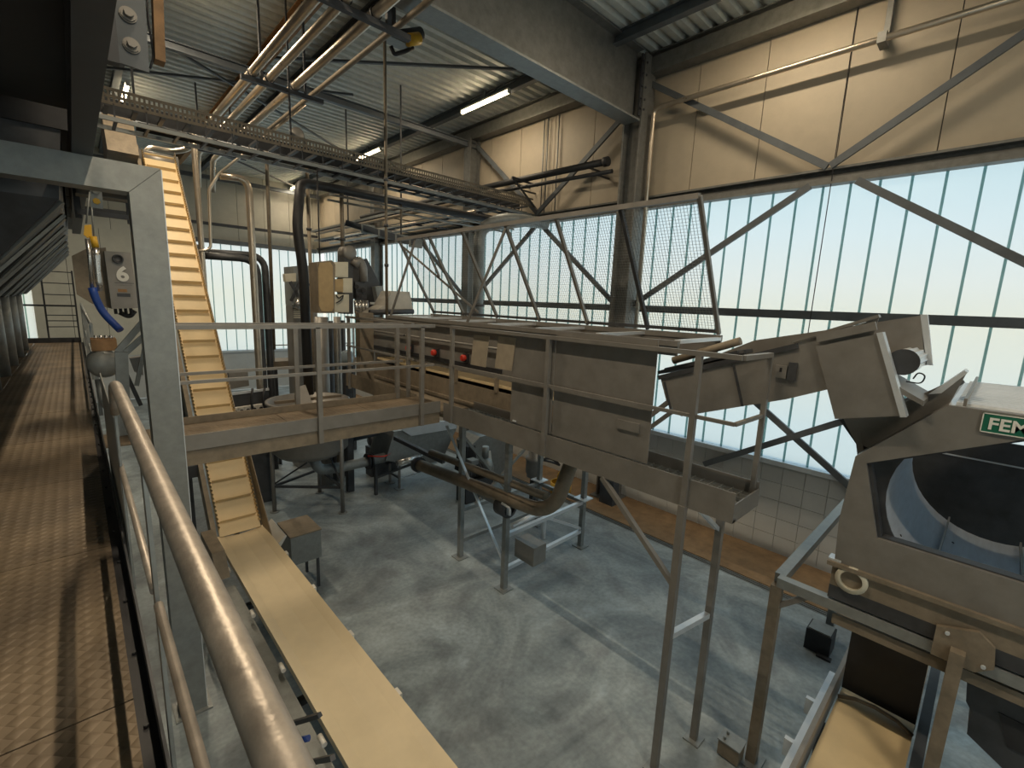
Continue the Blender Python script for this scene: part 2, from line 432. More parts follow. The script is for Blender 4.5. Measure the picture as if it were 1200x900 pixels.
for i, (x, nm, h) in enumerate(((10.02, 'dark eaves beam running along the top of the cream wall', .34), (8.75, 'dark purlin carrying the row of lamps near the window wall', .22),
                                (4.75, 'dark blue grey roof purlin above the thin brown ceiling pipe', .2), (3.75, 'broad brown roof purlin above the polished ceiling pipes', .34), (1.35, 'dark roof purlin carrying the lamps above the conveyor', .2))):
    r = MB().ibeam((x, Y0, RZ - h / 2 - .01), (x, YB, RZ - h / 2 - .01), .16 if i else .3, h, .02)
    if i == 0: r.box((9.86, Y0, 10.1), (10.18, YB, 10.14)); r.box((9.86, Y0, 10.14), (9.89, YB, 10.42))
    tag(r.build('purlin', 'wood' if i == 3 else ('rafter' if i == 0 else 'beam')), nm, 'beam', 'roof purlins')
# rails of the window wall
tag(MB().box((9.98, Y0, 7.22), (10.19, YB, 7.26)).box((10.15, Y0, 7.26), (10.19, YB, 7.5)).box((9.98, Y0, 7.46), (10.19, YB, 7.5)).box((10.0, Y0, 7.26), (10.03, YB, 7.34)).build('window_head_beam', 'rafter'),
    'grey channel beam along the head of the translucent window strip', 'beam')
tag(box((10.05, Y0, 4.83), (10.19, YB, 4.99)).build('window_rail', 'beam'), 'brown grey rail crossing the translucent window strip at mid height', 'rail')
tag(box((3.95, 26.3, 7.2), (9.9, 26.48, 7.4)).build('window_head_beam', 'beam'), 'grey beam along the head of the back wall window', 'beam')
tag(box((XL, 26.1, 8.0), (9.9, 26.3, 8.12)).build('wall_pipe_run', 'darksteel'), 'dark pipe run crossing the back wall above its window', 'pipe')
# bracing
br = [((9.98, 6.35, 9.95), (9.98, 2.6, 7.52), 'grey flat brace falling from the tall column to the window head beam'),
      ((9.96, 2.55, 7.52), (9.96, -1.4, 10.05), 'grey flat brace rising from the window head beam past the cream panels'),
      ((9.98, 2.83, 7.23), (9.98, 6.3, 5.0), 'grey angle brace crossing the window down to the tall column'),
      ((9.96, 2.12, 7.21), (9.96, -3.6, 3.4), 'grey angle brace crossing the window down behind the drum machine'),
      ((10.13, 3.9, 3.5), (10.13, 1.2, 1.6), 'grey brace in the lower window falling towards the drum machine'),
      ((10.07, 4.2, 1.5), (10.07, .3, 3.95), 'grey brace in the lower window rising towards the drum machine'),
      ((9.98, 6.75, 9.6), (9.98, 9.75, 7.5), 'brown angle brace falling from the tall column beside the capped black pipe'),
      ((9.98, 12.6, 9.9), (9.98, 9.75, 7.52), 'brown angle brace falling from the slim column head towards the capped black pipe'),
      ((9.98, 9.6, 7.2), (9.98, 6.8, 4.95), 'thin brace crossing the window behind the mesh guard towards the tall column'),
      ((9.96, 9.7, 7.2), (9.96, 12.6, 5.0), 'thin brace crossing the window behind the mesh guard towards the slim column'),
      ((9.96, 16.0, 7.2), (9.96, 13.0, 5.0), 'thin brace crossing the far window beyond the slim column')]
for p, q, l in br:
    tag(bar(p, q, .12, .06, (1, 0, 0)).build('wind_brace', 'beam'), l, 'brace', 'wind braces of the window wall')
rb = [((3.8, 12.6, 10.3), (9.9, 7.0, 10.3), 'thin dark roof brace running from the purlin to the tall column head'),
      ((1.4, 13.2, 10.25), (9.7, 19.2, 10.25), 'thin dark roof brace crossing the bay beyond the cable tray'),
      ((-3, 19.0, 10.3), (6.0, 13.0, 10.3), 'thin dark roof brace above the head of the steep conveyor'),
      ((2.0, 19.6, 10.2), (9.0, 25.5, 10.2), 'thin dark roof brace before the back wall')]
for p, q, l in rb: tag(bar(p, q, .07, .05).build('roof_brace', 'beam'), l, 'brace', 'roof braces')
t_ = MB().tube([(9.86, 6.12, 2.2), (9.86, 6.12, 9.3), (9.86, 5.9, 9.33), (9.86, -6.5, 9.33)], .05, 10, True, .3)
tag(t_.build('wall_pipe', 'pipe'), 'round brown pipe climbing the tall column and running along the cream panels', 'pipe')
h_ = MB().box((10.05, 2.02, 9.3), (10.19, 2.1, 10.1)); h_.box((9.8, 2.0, 9.26), (10.1, 2.12, 9.42))
tag(h_.build('pipe_hanger', 'rafter'), 'flat bracket holding the round pipe to the cream panels', 'bracket')
tag(tube([(10.0, 2.5, 10.0), (9.98, 2.52, 4.0)], .008, 6).build('wall_cable', 'black'), 'thin dark cable hanging down the cream panels and window', 'cable')
for i, y in enumerate((9.6, 9.75, 9.2)):
    tag(tube([(10.12, y, 10.05), (10.12, y, 7.5)], .02, 6).build('conduit', 'galv'), ('middle', 'outermost', 'shortest spaced')[i] + ' thin upright conduit on the cream panels by the capped black pipe', 'conduit', 'thin conduits on the cream wall')

# ================================================================ lamps
def lamp(x, y, ln, label, power):
    t = thing('tube_lamp', label, 'lamp', (x, y, RZ - .26), 'warm tube lamps under the roof')
    z = RZ - .3
    MB().box((x - .05, y - ln / 2, z + .04), (x + .05, y + ln / 2, z + .085)).build('housing', 'white', t)
    tb_ = tube([(x, y - ln / 2 + .03, z), (x, y + ln / 2 - .03, z)], .045, 8).build('tube', 'lamp', t)
    for s in (-1, 1):
        box((x - .045, y + s * ln / 2 - .02, z - .04), (x + .045, y + s * ln / 2 + .02, z + .06)).build('end_cap', 'white', tb_)
    box((x - .02, y - .05, z + .085), (x + .02, y + .05, RZ - .01)).build('mount', 'beam', t)
    l = bpy.data.lights.new('tube_light', 'AREA'); l.shape = 'RECTANGLE'; l.size = .07; l.size_y = ln - .1; l.energy = power
    l.color = (1, .83, .60); lo = bpy.data.objects.new('tube_light', l); COL.objects.link(lo); lo.parent = t; lo.location = (0, 0, -.09)
    return t
LP = 150
for y, l in ((10.6, 'long glowing tube lamp on the purlin before the slim column'), (17.5, 'glowing tube lamp on the purlin beyond the cable tray'),
             (25.0, 'small glowing tube lamp close to the back wall'), (3.2, 'glowing tube lamp above the discharge chute'), (-4, 'glowing tube lamp above the drum machine')):
    lamp(8.6, y, 2.0, l, 45)
for y, l in ((17.9, 'glowing tube lamp above the head of the steep conveyor'), (10.6, 'glowing tube lamp above the steep cleated conveyor'),
             (3.2, 'glowing tube lamp above the level belt'), (-4, 'glowing tube lamp behind the level belt')):
    lamp(1.55, y, 2.0, l, LP)
# ================================================================ catwalk
DZ = 3.3
cw = thing('catwalk', 'long catwalk of brown dusty tread plates beside the level belt', 'walkway', (-.8, 8, 3.05))
protos = {}
for c_, (x0, x1) in enumerate(((-1.95, -.93), (-.92, .03))):
    for k in range(14):
        y = -2.4 + k * 1.515
        if c_ not in protos: protos[c_] = (box((x0, y, DZ - .012), (x1, y + 1.507, DZ)).build('deck_plate', 'tread', cw), y)
        else: share(protos[c_][0], 'deck_plate', cw, (0, y - protos[c_][1], 0))
t_ = MB().box((.085, -2.4, DZ - .05), (.095, 18.8, DZ + .09)); t_.build('toe_plate', 'darksteel', cw)
MB().box((.03, -2.4, DZ - .04), (.085, 18.8, DZ - .02)).build('edge_channel', 'black', cw)
MB().box((-.03, -2.4, DZ - .25), (.03, 18.8, DZ - .012)).box((-1.98, -2.4, DZ - .25), (-1.92, 18.8, DZ - .012)).build('stringer', 'darksteel', cw)
cr = MB()
for k in range(9): cr.box((-1.92, -1.5 + k * 2.4, DZ - .18), (-.03, -1.42 + k * 2.4, DZ - .012))
cr.build('cross_bearers', 'darksteel', cw)
bo = MB()
for k in range(26): bo.cyl((.055, -.9 + k * .48, DZ - .02), (.055, -.9 + k * .48, DZ - .006), .009, None, 6)
bo.build('bolts', 'black', cw)
for x, y in ((-1.9, 1), (-1.9, 9), (-1.9, 16), (-.1, 12), (-.1, 16)):
    bar((x, y, 0), (x, y, DZ - .25), .14).build('support_post', 'darksteel', cw)

def guard(name, label, path, ztop, posts, mids, zbase=DZ, r=.024, m='rail', square=False, pm=None, pw=.05, toe=None, bend=.1, cat='guardrail'):
    t = thing(name, label, cat, (posts[0][0], posts[0][1], zbase))
    def rl(z): return [(p[0], p[1], z) for p in path]
    if square:
        o = MB()
        for a, b in zip(rl(ztop)[:-1], rl(ztop)[1:]): o.bar(a, b, pw, pw * .8)
        o.build('top_rail', m, t)
        for z in mids:
            o = MB()
            for a, b in zip(rl(z)[:-1], rl(z)[1:]): o.bar(a, b, pw * .6, pw * .6)
            o.build('mid_rail', m, t)
    else:
        tube(rl(ztop), r, 14, bend).build('top_rail', m, t)
        for z in mids: tube(rl(z), r * .7, 12, bend).build('mid_rail', m, t)
    for x, y in posts: box((x - pw / 2, y - pw / 2, zbase - .12), (x + pw / 2, y + pw / 2, ztop - .01)).build('post', pm or m, t)
    return t
HX = .115
g = thing('guardrail', 'thick worn round handrail with low rail at the near edge of the catwalk', 'guardrail', (HX, 1, DZ - .1))
tube([(HX, -2.3, 4.42), (HX, 3.05, 4.42), (HX, 3.3, 4.36), (HX, 3.4, 4.2)], .0245, 18, .12).build('top_rail', 'rail', g)
tube([(HX, -2.3, 3.86), (HX, 1.8, 3.86)], .014, 14).build('mid_rail', 'rail', g)
tube([(HX, 1.9, 3.86), (HX, 3.5, 3.86)], .014, 14).build('mid_rail', 'rail', g)
for y in (-1.2, 1.85): box((HX - .006, y - .035, DZ - .22), (HX + .006, y + .035, 4.41)).build('post', 'galv', g)
box((HX - .006, 3.42, DZ - .22), (HX + .006, 3.52, 4.30)).build('post', 'galv', g)
tag(MB().box((HX - .004, 3.62, DZ - .2), (HX + .004, 5.7, 4.12)).build('side_screen', 'galv'), 'plain grey sheet screen standing between catwalk and portal post', 'panel')
guard('guardrail', 'slim pale guardrail along the far stretch of the catwalk', [(.13, 8.2), (.13, 18.6)], 4.42, [(.13, 8.3), (.13, 11.7), (.13, 15.1), (.13, 18.5)], [3.86], r=.02, m='galv', pw=.04)
gt = thing('end_gate', 'thin barred gate closing the far end of the catwalk', 'gate', (-.5, 18.6, DZ))
bar((-.62, 18.6, DZ), (-.62, 18.6, 5.35), .04).build('post', 'darksteel', gt); bar((.02, 18.6, DZ), (.02, 18.6, 5.35), .04).build('post', 'darksteel', gt)
for z in (3.75, 3.92, 4.08, 4.66, 4.98, 5.3): bar((-.62, 18.6, z), (.02, 18.6, z), .025).build('crossbar', 'darksteel', gt)
bar((-1.6, 18.6, 4.35), (.02, 18.6, 4.35), .06, .05).build('crossbar', 'darksteel', gt)
tag(box((-1.95, 18.55, DZ), (.05, 18.58, DZ + .14)).build('kick_board', 'darksteel'), 'dark kick board across the far end of the catwalk', 'board')

# ---- storage bins over the catwalk and the portal that carries them
pt = thing('portal_frame', 'galvanised box section portal frame with mitred corner over the catwalk', 'frame', (.6, 5.97, 0))
box((.47, 5.85, 0), (.73, 6.1, 5.8)).build('post', 'galv', pt)
MB().prism([(.47, 5.85, 5.8), (.73, 5.85, 5.8), (.73, 5.85, 6.06)], (0, .25, 0)).build('mitre', 'galv', pt)
MB().prism([(-2.35, 5.85, 5.8), (.468, 5.85, 5.803), (.728, 5.85, 6.063), (-2.35, 5.85, 6.06)], (0, .25, 0)).build('beam', 'galv', pt)
box((-2.61, 5.85, 0), (-2.36, 6.1, 6.06)).build('post', 'galv', pt)
box((.42, 5.8, 0), (.78, 6.15, .02)).build('foot_plate', 'galv', pt)
box((.728, 5.845, 0), (.736, 5.86, 6.05)).build('edge_strip', 'alu', pt)
yb = thing('bin_girder', 'dark long girder resting on the galvanised portal under the bins', 'girder', (.17, 4, 6.066))
box((.10, -2.4, 6.066), (.238, 14.5, 6.085)).build('bottom_flange', 'darksteel', yb)
box((.16, -2.4, 6.085), (.178, 14.5, 6.36)).build('web', 'darksteel', yb); box((.10, -2.4, 6.36), (.238, 14.5, 6.38)).build('top_flange', 'darksteel', yb)
def bin_(y0, y1, label, low=True):
    t = thing('storage_bin', label, 'bin', (-1.1, (y0 + y1) / 2, 4.5), 'dark storage bins over the catwalk')
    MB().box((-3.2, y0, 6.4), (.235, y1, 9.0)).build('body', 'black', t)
    ym = (y0 + y1) / 2
    if low:
        a = [(-2.3, y0 + .03, 6.4), (.05, y0 + .03, 6.4), (.05, y1 - .03, 6.4), (-2.3, y1 - .03, 6.4)]
        k_ = [(-2.3, y0 + .05, 5.75), (-.02, y0 + .05, 5.75), (-.02, y1 - .05, 5.75), (-2.3, y1 - .05, 5.75)]
        b_ = [(-1.25, ym - .2, 4.68), (-.88, ym - .2, 4.68), (-.88, ym + .2, 4.68), (-1.25, ym + .2, 4.68)]
        q = [(m, (m + 1) % 4, 4 + (m + 1) % 4, 4 + m) for m in range(4)]
        MB().add(a + k_ + b_, q + [tuple(v + 4 for v in f) for f in q] + [(8, 9, 10, 11)]).build('hopper_cone', 'darksteel', t)
        MB().cyl((-1.06, ym, DZ + .002), (-1.06, ym, 4.7), .13, None, 18).build('down_pipe', 'galv', t)
        for s_ in (-1, 1): bar((.0, ym + s_ * .6, 5.74), (-.87, ym + s_ * .19, 4.69), .05, .035).build('rib', 'galv', t)
    else:
        for k in range(3): box((-3.1, y0 + .5 + k * 1.6, 6.3), (.09, y0 + .6 + k * 1.6, 6.4)).build('rib', 'darksteel', t)
    return t
bin_(-2.4, 5.8, 'dark flat bottomed bin directly over the near end of the catwalk', False)
for i, o_ in enumerate(('first', 'second', 'third', 'fourth', 'fifth', 'sixth', 'seventh')):
    y = 6.55 + i * 1.55
    bin_(y, y + 1.5, o_ + ' dark bin with sloping cone and grey down pipe counted from the portal frame')
# near hanger plate with two big bolts and a timber batten
hp = thing('hanger_plate', 'steel hanger plate with two big bolts beside the dark girder', 'bracket', (.3, 3.6, 6.0))
P = [PY(x, y, 3.6) for x, y in ((133, -40), (128, 48), (136, 72), (175, 85), (170, 0), (166, -40))]
MB().prism(P, (0, .02, 0)).build('plate', 'beam', hp)
for x, y in ((150, 18), (154, 54)):
    c = PY(x, y, 3.6)
    MB().cyl(c, c - Vector((0, .012, 0)), .04, None, 18).cyl(c - Vector((0, .012, 0)), c - Vector((0, .022, 0)), .034, None, 18).cyl(c - Vector((0, .022, 0)), c - Vector((0, .05, 0)), .023, None, 6).build('bolt', 'steel', hp)
box((.238, 3.55, 6.12), (.30, 3.62, 6.36)).build('lug', 'darksteel', hp)
a, b_ = PY(182, -60, 3.75), PY(187, 74, 3.75)
tag(bar(a, b_, .05, .09, (0, 1, 0)).build('timber_batten', 'wood'), 'rusty brown batten hanging behind the bolted hanger plate', 'batten')
tag(tube([PY(172, -40, 3.7), PY(173, 20, 3.7), PY(178, 50, 3.72), PY(180, 66, 3.74), PY(176, 80, 3.72)], .006, 6, .04).build('hanging_wire', 'black'), 'thin dark wire dangling between hanger plate and batten', 'wire')
l2 = thing('lug_plate', 'small galvanised lug plate with orange bolt head under the portal', 'bracket', tuple(PY(116, 240, 6.3)))
MB().prism([PY(x, y, 6.3) for x, y in ((103, 190), (117, 193), (121, 245), (107, 243))], (0, .012, 0)).build('plate', 'galv', l2)
c = PY(113, 236, 6.3); MB().cyl(c, c - Vector((0, .02, 0)), .03, None, 6).build('bolt', 'yellow', l2)
c = PY(112, 224, 6.3); MB().cyl(c, c - Vector((0, .02, 0)), .03, None, 6).build('bolt', 'galv', l2)
# brown cross bars under the bins behind the portal
tr_ = thing('hanging_rack', 'dark brown rack of cross bars hanging below the bins behind the portal', 'rack', (.3, 7.6, 5.2))
for y0, y1, yy in ((214, 221, 7.3), (228, 238, 7.5), (246, 258, 7.7)):
    a, b = PY(104, y0, yy), PY(158, y1, yy); zc = (a.z + b.z) / 2; hh = abs(a.z - b.z) / 2
    box((.12, yy, zc - hh), (.70, yy + .08, zc + hh)).build('cross_bar', 'dusty' if yy != 7.7 else 'darksteel', tr_)
zl = PY(130, 258, 7.7).z
for x in (.13, .62): bar((x, 7.9, zl), (x, 7.9, 6.066 if x < .3 else 6.0), .06).build('upright', 'darksteel', tr_)
box((.13, 7.3, 5.98), (.65, 7.94, 6.066)).build('top_plate', 'darksteel', tr_)
# lever hoists and fittings in front of the cabinet
hs = thing('lever_hoist', 'yellow handled spring hoist with steel cable hanging before the cabinet', 'hoist', tuple(PY(108, 330, 7.2)))
tube([PY(105, 225, 7.2), PY(101, 262, 7.2)], .008, 6).build('cable', 'galv', hs); tube([PY(106, 225, 7.2), PY(110, 278, 7.2)], .008, 6).build('cable', 'galv', hs)
q = [PY(x, y, 7.2) for x, y in ((99, 264), (107, 263), (108, 276), (103, 279), (98, 275))]
MB().prism(q, (0, .05, 0)).build('handle', 'yellow', hs)
tube([PY(109, 277, 7.2), PY(112, 290, 7.2)], .034, 10).build('grip', 'yellow', hs)
tube([PY(112, 290, 7.2), PY(113, 300, 7.2), PY(114.5, 318, 7.2), PY(116, 330, 7.2), PY(117.5, 341, 7.2)], [.03, .035, .028, .032, .022], 10).build('barrel', 'bright', hs)
tube([PY(102, 280, 7.2), PY(105, 300, 7.2), PY(108, 338, 7.2)], .02, 8).build('rod', 'bright', hs)
tag(tube([PY(108, 337, 7.2), PY(112, 350, 7.2), PY(121, 367, 7.2), PY(134, 380, 7.15), PY(141, 387, 7.1)], .04, 12, .1).build('air_hose', 'blue'), 'short bright blue hose curving below the spring hoist', 'hose')
# numbered cabinet
cb = thing('control_cabinet', 'grey steel cabinet with white number 6 and round gauge behind the portal post', 'cabinet', tuple(PY(145, 362, 8.0)))
fr = [PY(x, y, 7.95) for x, y in ((122, 294), (153, 296), (163, 361), (131, 362))]
cbb = MB().prism(fr, (0, .3, 0)).build('body', 'steel', cb)
sd = [PY(x, y, 8.1) for x, y in ((84, 300), (100, 292), (124, 290), (132, 362), (108, 356), (90, 345))]
MB().prism(sd, (0, .32, 0)).build('side_housing', 'dusty', cb)
gc = PY(138, 303.5, 7.95)
MB().lathe(gc + Vector((0, -.03, 0)), [(.0, .004), (.042, .004), (.042, 0), (.058, 0), (.058, .03)], 20, 'y').build('gauge', 'darksteel', cbb)
xd = (PY(163, 361, 7.95) - PY(131, 362, 7.95)); zd = (PY(122, 294, 7.95) - PY(131, 362, 7.95))
xd2 = Vector((1, 0, 0)); zd2 = Vector((.06, 0, 1))
text('6', .25, PY(136.8, 328.5, 7.94), (1, 0, 0), (0, 0, 1), 'white', cbb, 'number', .009)
box(PY(134, 331, 7.95) + Vector((0, -.003, 0)), PY(157, 332.5, 7.95)).build('print_line', 'darksteel', cbb)
box(PY(135, 333.8, 7.95) + Vector((0, -.003, 0)), PY(155, 334.8, 7.95)).build('print_line', 'darksteel', cbb)
box(PY(138, 338.5, 7.95) + Vector((0, -.004, 0)), PY(149, 342.5, 7.95)).build('sticker', 'wood', cbb)
box(PY(137, 343.5, 7.95) + Vector((0, -.004, 0)), PY(153, 348, 7.95)).build('sticker', 'darksteel', cbb)
for k, x in enumerate((135, 141, 147, 153)):
    tube([PY(x, 361, 8.05), PY(x + 1, 368, 8.05)], .018, 8).build('cable_gland', 'black', cb)
tube([PY(140, 366, 8.1), PY(152, 372, 8.1), PY(158, 364, 8.1)], .03, 8, .1).build('cable', 'rubber', cb)
# small frames beside the post
fb = thing('support_stand', 'galvanised box section bracket frame left of the portal post', 'frame', tuple(PY(142, 470, 6.6)))
bar(PY(142, 412, 6.6), PY(147, 520, 6.6), .11, .09, (0, 1, 0)).build('upright', 'galv', fb)
bar(PY(138, 412, 6.6), PY(167, 378, 6.6), .06, .06, (0, 1, 0)).build('arm', 'galv', fb); bar(PY(144, 416, 6.62), PY(170, 393, 6.62), .06, .06, (0, 1, 0)).build('arm', 'galv', fb)
bar(PY(160, 452, 6.65), PY(172, 396, 6.65), .04, .04, (0, 1, 0)).build('strut', 'galv', fb)
bar(PY(148, 438, 6.65), PY(165, 475, 6.65), .04, .04, (0, 1, 0)).build('strut', 'darksteel', fb)
mt = thing('vibrator_motor', 'dark brown motor unit with round end below the numbered cabinet', 'motor', tuple(PY(120, 440, 7.6)))
MB().lathe(PY(121, 425, 7.6), [(0, -.25), (.12, -.25), (.16, -.2), (.16, .2), (.12, .25), (0, .25)], 18, 'y').build('body', 'galv', mt)
box(PY(106, 398, 7.5), PY(136, 408, 7.8)).build('base', 'wood', mt)
for k in range(4): MB().cyl(PY(112 + k * 6, 398, 7.6), PY(112 + k * 6, 393, 7.6), .02, None, 6).build('bolt', 'bright', mt)
tube([PY(115, 445, 7.5), PY(120, 470, 7.4), PY(127, 480, 7.2)], .035, 10, .1).build('outlet', 'galv', mt)
MB().prism([PY(x, y, 6.7) for x, y in ((152, 420), (166, 418), (168, 440), (158, 436))], (0, .1, 0)).build('chute_flap', 'steel', fb)

# ================================================================ cross walkway
cx = thing('cross_walkway', 'narrow brown cross walkway joining the catwalk to the sorting machine', 'walkway', (2.4, 6.4, 2.95))
for k in range(3):
    x0 = .75 + k * 1.135; box((x0, 6.08, DZ - .03), (x0 + 1.127, 6.72, DZ - .018)).build('deck_plate', 'tread', cx)
box((.74, 6.03, DZ - .16), (4.15, 6.045, DZ + .02)).build('toe_plate', 'steel', cx)
MB().box((.74, 6.05, DZ - .34), (4.15, 6.11, DZ - .17)).build('stringer', 'dusty', cx)
box((.74, 6.73, DZ - .1), (3.75, 6.745, DZ + .07)).build('toe_plate', 'dusty', cx)
MB().box((.74, 6.69, DZ - .34), (4.15, 6.75, DZ - .17)).build('stringer', 'dusty', cx)
box((.1, 6.15, DZ - .03), (.74, 6.72, DZ - .018)).build('threshold_plate', 'tread', cx)
for k in range(4): box((1.0 + k, 6.11, DZ - .28), (1.06 + k, 6.69, DZ - .04)).build('cross_bearer', 'dusty', cx)
RT = 4.52
guard('guardrail', 'square tube guardrail along the near side of the cross walkway', [(.75, 6.0), (4.0, 6.0)], RT, [(2.23, 6.0), (3.78, 6.0)], [3.92], DZ - .2, m='steel', square=True, pw=.06)
guard('guardrail', 'square tube guardrail along the far side of the cross walkway', [(.75, 6.78), (3.9, 6.78)], RT - .02, [(2.21, 6.78), (3.8, 6.78)], [3.9], DZ - .1, m='steel', square=True, pw=.06)
# machine side walkway
mw = thing('machine_walkway', 'steel grating walkway with deep toe board along the sorting machine', 'walkway', (4.45, 4, 3.0))
box((4.15, 1.42, 3.02), (4.162, 5.95, 3.31)).build('toe_board', 'steel', mw)
box((4.162, 1.42, 3.02), (4.22, 5.95, 3.05)).build('bottom_lip', 'steel', mw)
box((4.162, 1.42, 3.02), (4.78, 1.432, 3.2)).build('toe_board', 'steel', mw); box((4.77, 1.43, 3.02), (4.782, 5.95, 3.26)).build('toe_board', 'steel', mw)
gr = MB()
for k in range(46): y = 1.46 + k * .1; gr.box((4.17, y, 3.10), (4.77, y + .008, 3.14))
for k in range(7): x = 4.22 + k * .085; gr.box((x, 1.44, 3.115), (x + .008, 5.95, 3.138))
gr.build('grating', 'galv', mw)
box((4.17, 6.05, 3.1), (4.75, 9.6, 3.14)).build('deck_plate', 'dusty', mw); box((4.15, 6.76, 3.02), (4.162, 9.6, 3.31)).build('toe_board', 'dusty', mw)
for y, x in ((1.88, 4.13), (1.76, 4.8)):
    bar((x, y, .02), (x, y, 3.04), .07).build('leg', 'steel', mw); box((x - .09, y - .09, 0), (x + .09, y + .09, .02)).build('foot_plate', 'galv', mw)
bar((4.13, 1.88, 1.62), (4.8, 1.76, 1.62), .06).build('cross_brace', 'alu', mw)
bar((4.16, 2.85, 3.02), (4.13, 1.9, 2.2), .055, .05).build('knee_brace', 'steel', mw); bar((4.3, 1.85, 3.02), (4.79, 1.77, 2.62), .05, .04).build('knee_brace', 'alu', mw)
guard('guardrail', 'square tube guardrail with looped end along the sorting machine walkway', [(4.14, 5.75), (4.14, 1.5), (4.76, 1.48)], RT, [(4.14, 5.72), (4.14, 3.74), (4.14, 1.88)], [3.93], 3.15, m='steel', square=True, pw=.055)
bar((4.76, 1.48, 3.14), (4.76, 1.48, RT), .045).build('post', 'steel', bpy.data.objects[[o.name for o in bpy.data.objects if o.name.startswith('guardrail')][-1]])
guard('guardrail', 'square tube guardrail on the far stretch of the machine walkway', [(4.14, 6.85), (4.14, 9.5)], RT - .02, [(4.14, 7.0), (4.14, 9.4)], [3.9], 3.1, m='steel', square=True, pw=.055)

# sheets hung inside the rail
tag(MB().box((4.185, 2.33, 3.32), (4.195, 3.66, 4.60)).build('guard_sheet', 'steel'), 'large dull steel sheet hung on the guardrail at the open grating end', 'sheet')
s2 = thing('guard_sheet', 'dull steel sheet hung on the guardrail between two posts beside the hung flaps', 'sheet', (4.19, 4.2, 3.32))
box((4.185, 3.68, 3.32), (4.195, 4.42, 4.52)).build('plate', 'steel', s2); box((4.17, 4.3, 3.34), (4.185, 4.36, 3.36)).build('handle', 'alu', s2)
tag(box((4.168, 2.45, 3.62), (4.186, 2.72, 3.72)).build('name_plate', 'steel'), 'small blank steel plate on the large hung sheet', 'plate')
for y0, y1, z0, sh, l in ((4.96, 5.3, 4.0, .06, 'dull grey flap hung over the rail beside the red knobs'), (4.42, 4.76, 4.02, .06, 'dull grey flap hung over the rail against the steel sheet')):
    tag(MB().prism([(4.172, y0, z0), (4.172, y1, z0), (4.172, y1 - sh, z0 + .44), (4.172, y0 - sh, z0 + .44)], (.01, 0, 0)).build('hung_flap', 'flap'), l, 'flap')

# ================================================================ steep cleated conveyor
sc = thing('steep_conveyor', 'steep beige cleated conveyor climbing behind the portal post towards the roof', 'conveyor', (1.67, 8.2, 0))
A = Vector((0, 8.15, 1.12)); B = Vector((0, 13.55, 7.9)); D = (B - A); LN = D.length; D.normalize(); N = Vector((0, -D.z, D.y))
def cvp(x, s, h): return Vector((x, 0, 0)) + A + D * s + N * h
q = []
for x in (1.36, 1.96): q += [cvp(x, -.1, 0), cvp(x, LN, 0), cvp(x, LN, -.03), cvp(x, -.1, -.03)]
sbelt = MB().add(q, [(0, 1, 5, 4), (3, 2, 6, 7), (0, 4, 7, 3), (1, 5, 6, 2), (0, 3, 2, 1), (4, 5, 6, 7)])
sbelt = sbelt.build('belt', 'belt', sc)
proto = None; s = .12; i = 0
while s < LN:
    if proto is None:
        proto = MB().add([cvp(1.40, s, 0), cvp(1.92, s, 0), cvp(1.92, s + .012, .075), cvp(1.40, s + .012, .075), cvp(1.40, s + .02, 0), cvp(1.92, s + .02, 0), cvp(1.92, s + .025, .075), cvp(1.40, s + .025, .075)],
                         [(0, 1, 2, 3), (5, 4, 7, 6), (3, 2, 6, 7), (0, 3, 7, 4), (1, 5, 6, 2), (0, 4, 5, 1)]).build('cleat', 'belt', sbelt); s0 = s
    else: share(proto, 'cleat', sbelt, D * (s - s0))
    s += .35
for x, sg in ((1.355, 1), (1.965, -1)):
    w = MB(); n_ = int(LN / .035); vs = []
    for k in range(n_ + 1):
        dx = .028 * (1 if k % 2 else 0) * sg
        vs += [cvp(x + dx, k * .035, 0), cvp(x + dx, k * .035, .085)]
    w.add(vs, [(2 * k, 2 * k + 2, 2 * k + 3, 2 * k + 1) for k in range(n_)]); w.build('corrugated_sidewall', 'belt', sbelt)
for x0, x1 in ((1.27, 1.335), (1.985, 2.0)):
    q = []
    for x in (x0, x1): q += [cvp(x, -.35, -.03), cvp(x, LN + .2, -.03), cvp(x, LN + .2, -.28), cvp(x, -.35, -.3)]
    MB().add(q, [(0, 1, 5, 4), (3, 2, 6, 7), (0, 4, 7, 3), (1, 5, 6, 2), (0, 3, 2, 1), (4, 5, 6, 7)]).build('side_frame', 'dusty', sc)
q = [cvp(1.985, -.3, .02), cvp(1.985, 1.5, .02), cvp(2.0, 1.5, .2), cvp(2.0, -.45, .34)]
MB().add(q + [p + Vector((.012, 0, 0)) for p in q], [(0, 1, 2, 3), (7, 6, 5, 4), (0, 4, 5, 1), (1, 5, 6, 2), (2, 6, 7, 3), (3, 7, 4, 0)]).build('skirt_plate', 'dusty', sc)
MB().prism([(1.26, 12.9, 7.65), (1.26, 13.5, 8.5), (1.26, 14.2, 8.35), (1.26, 14.1, 7.5)], (-.5, 0, 0)).build('head_housing', 'dusty', sc)
MB().cyl((1.3, 13.6, 7.75), (2.02, 13.6, 7.75), .18, None, 18).build('head_drum', 'steel', sc)
for y, z in ((12.2, 5.9), (10.2, 3.4)):
    for x in (1.3, 2.02): bar((x, y, .0), (x, y, z), .08).build('support_leg', 'darksteel', sc)
for y, z in ((9.0, 1.9),):
    box((1.12, y, z - .1), (1.27, y + .25, z + .1)).build('idler_box', 'darksteel', sc)

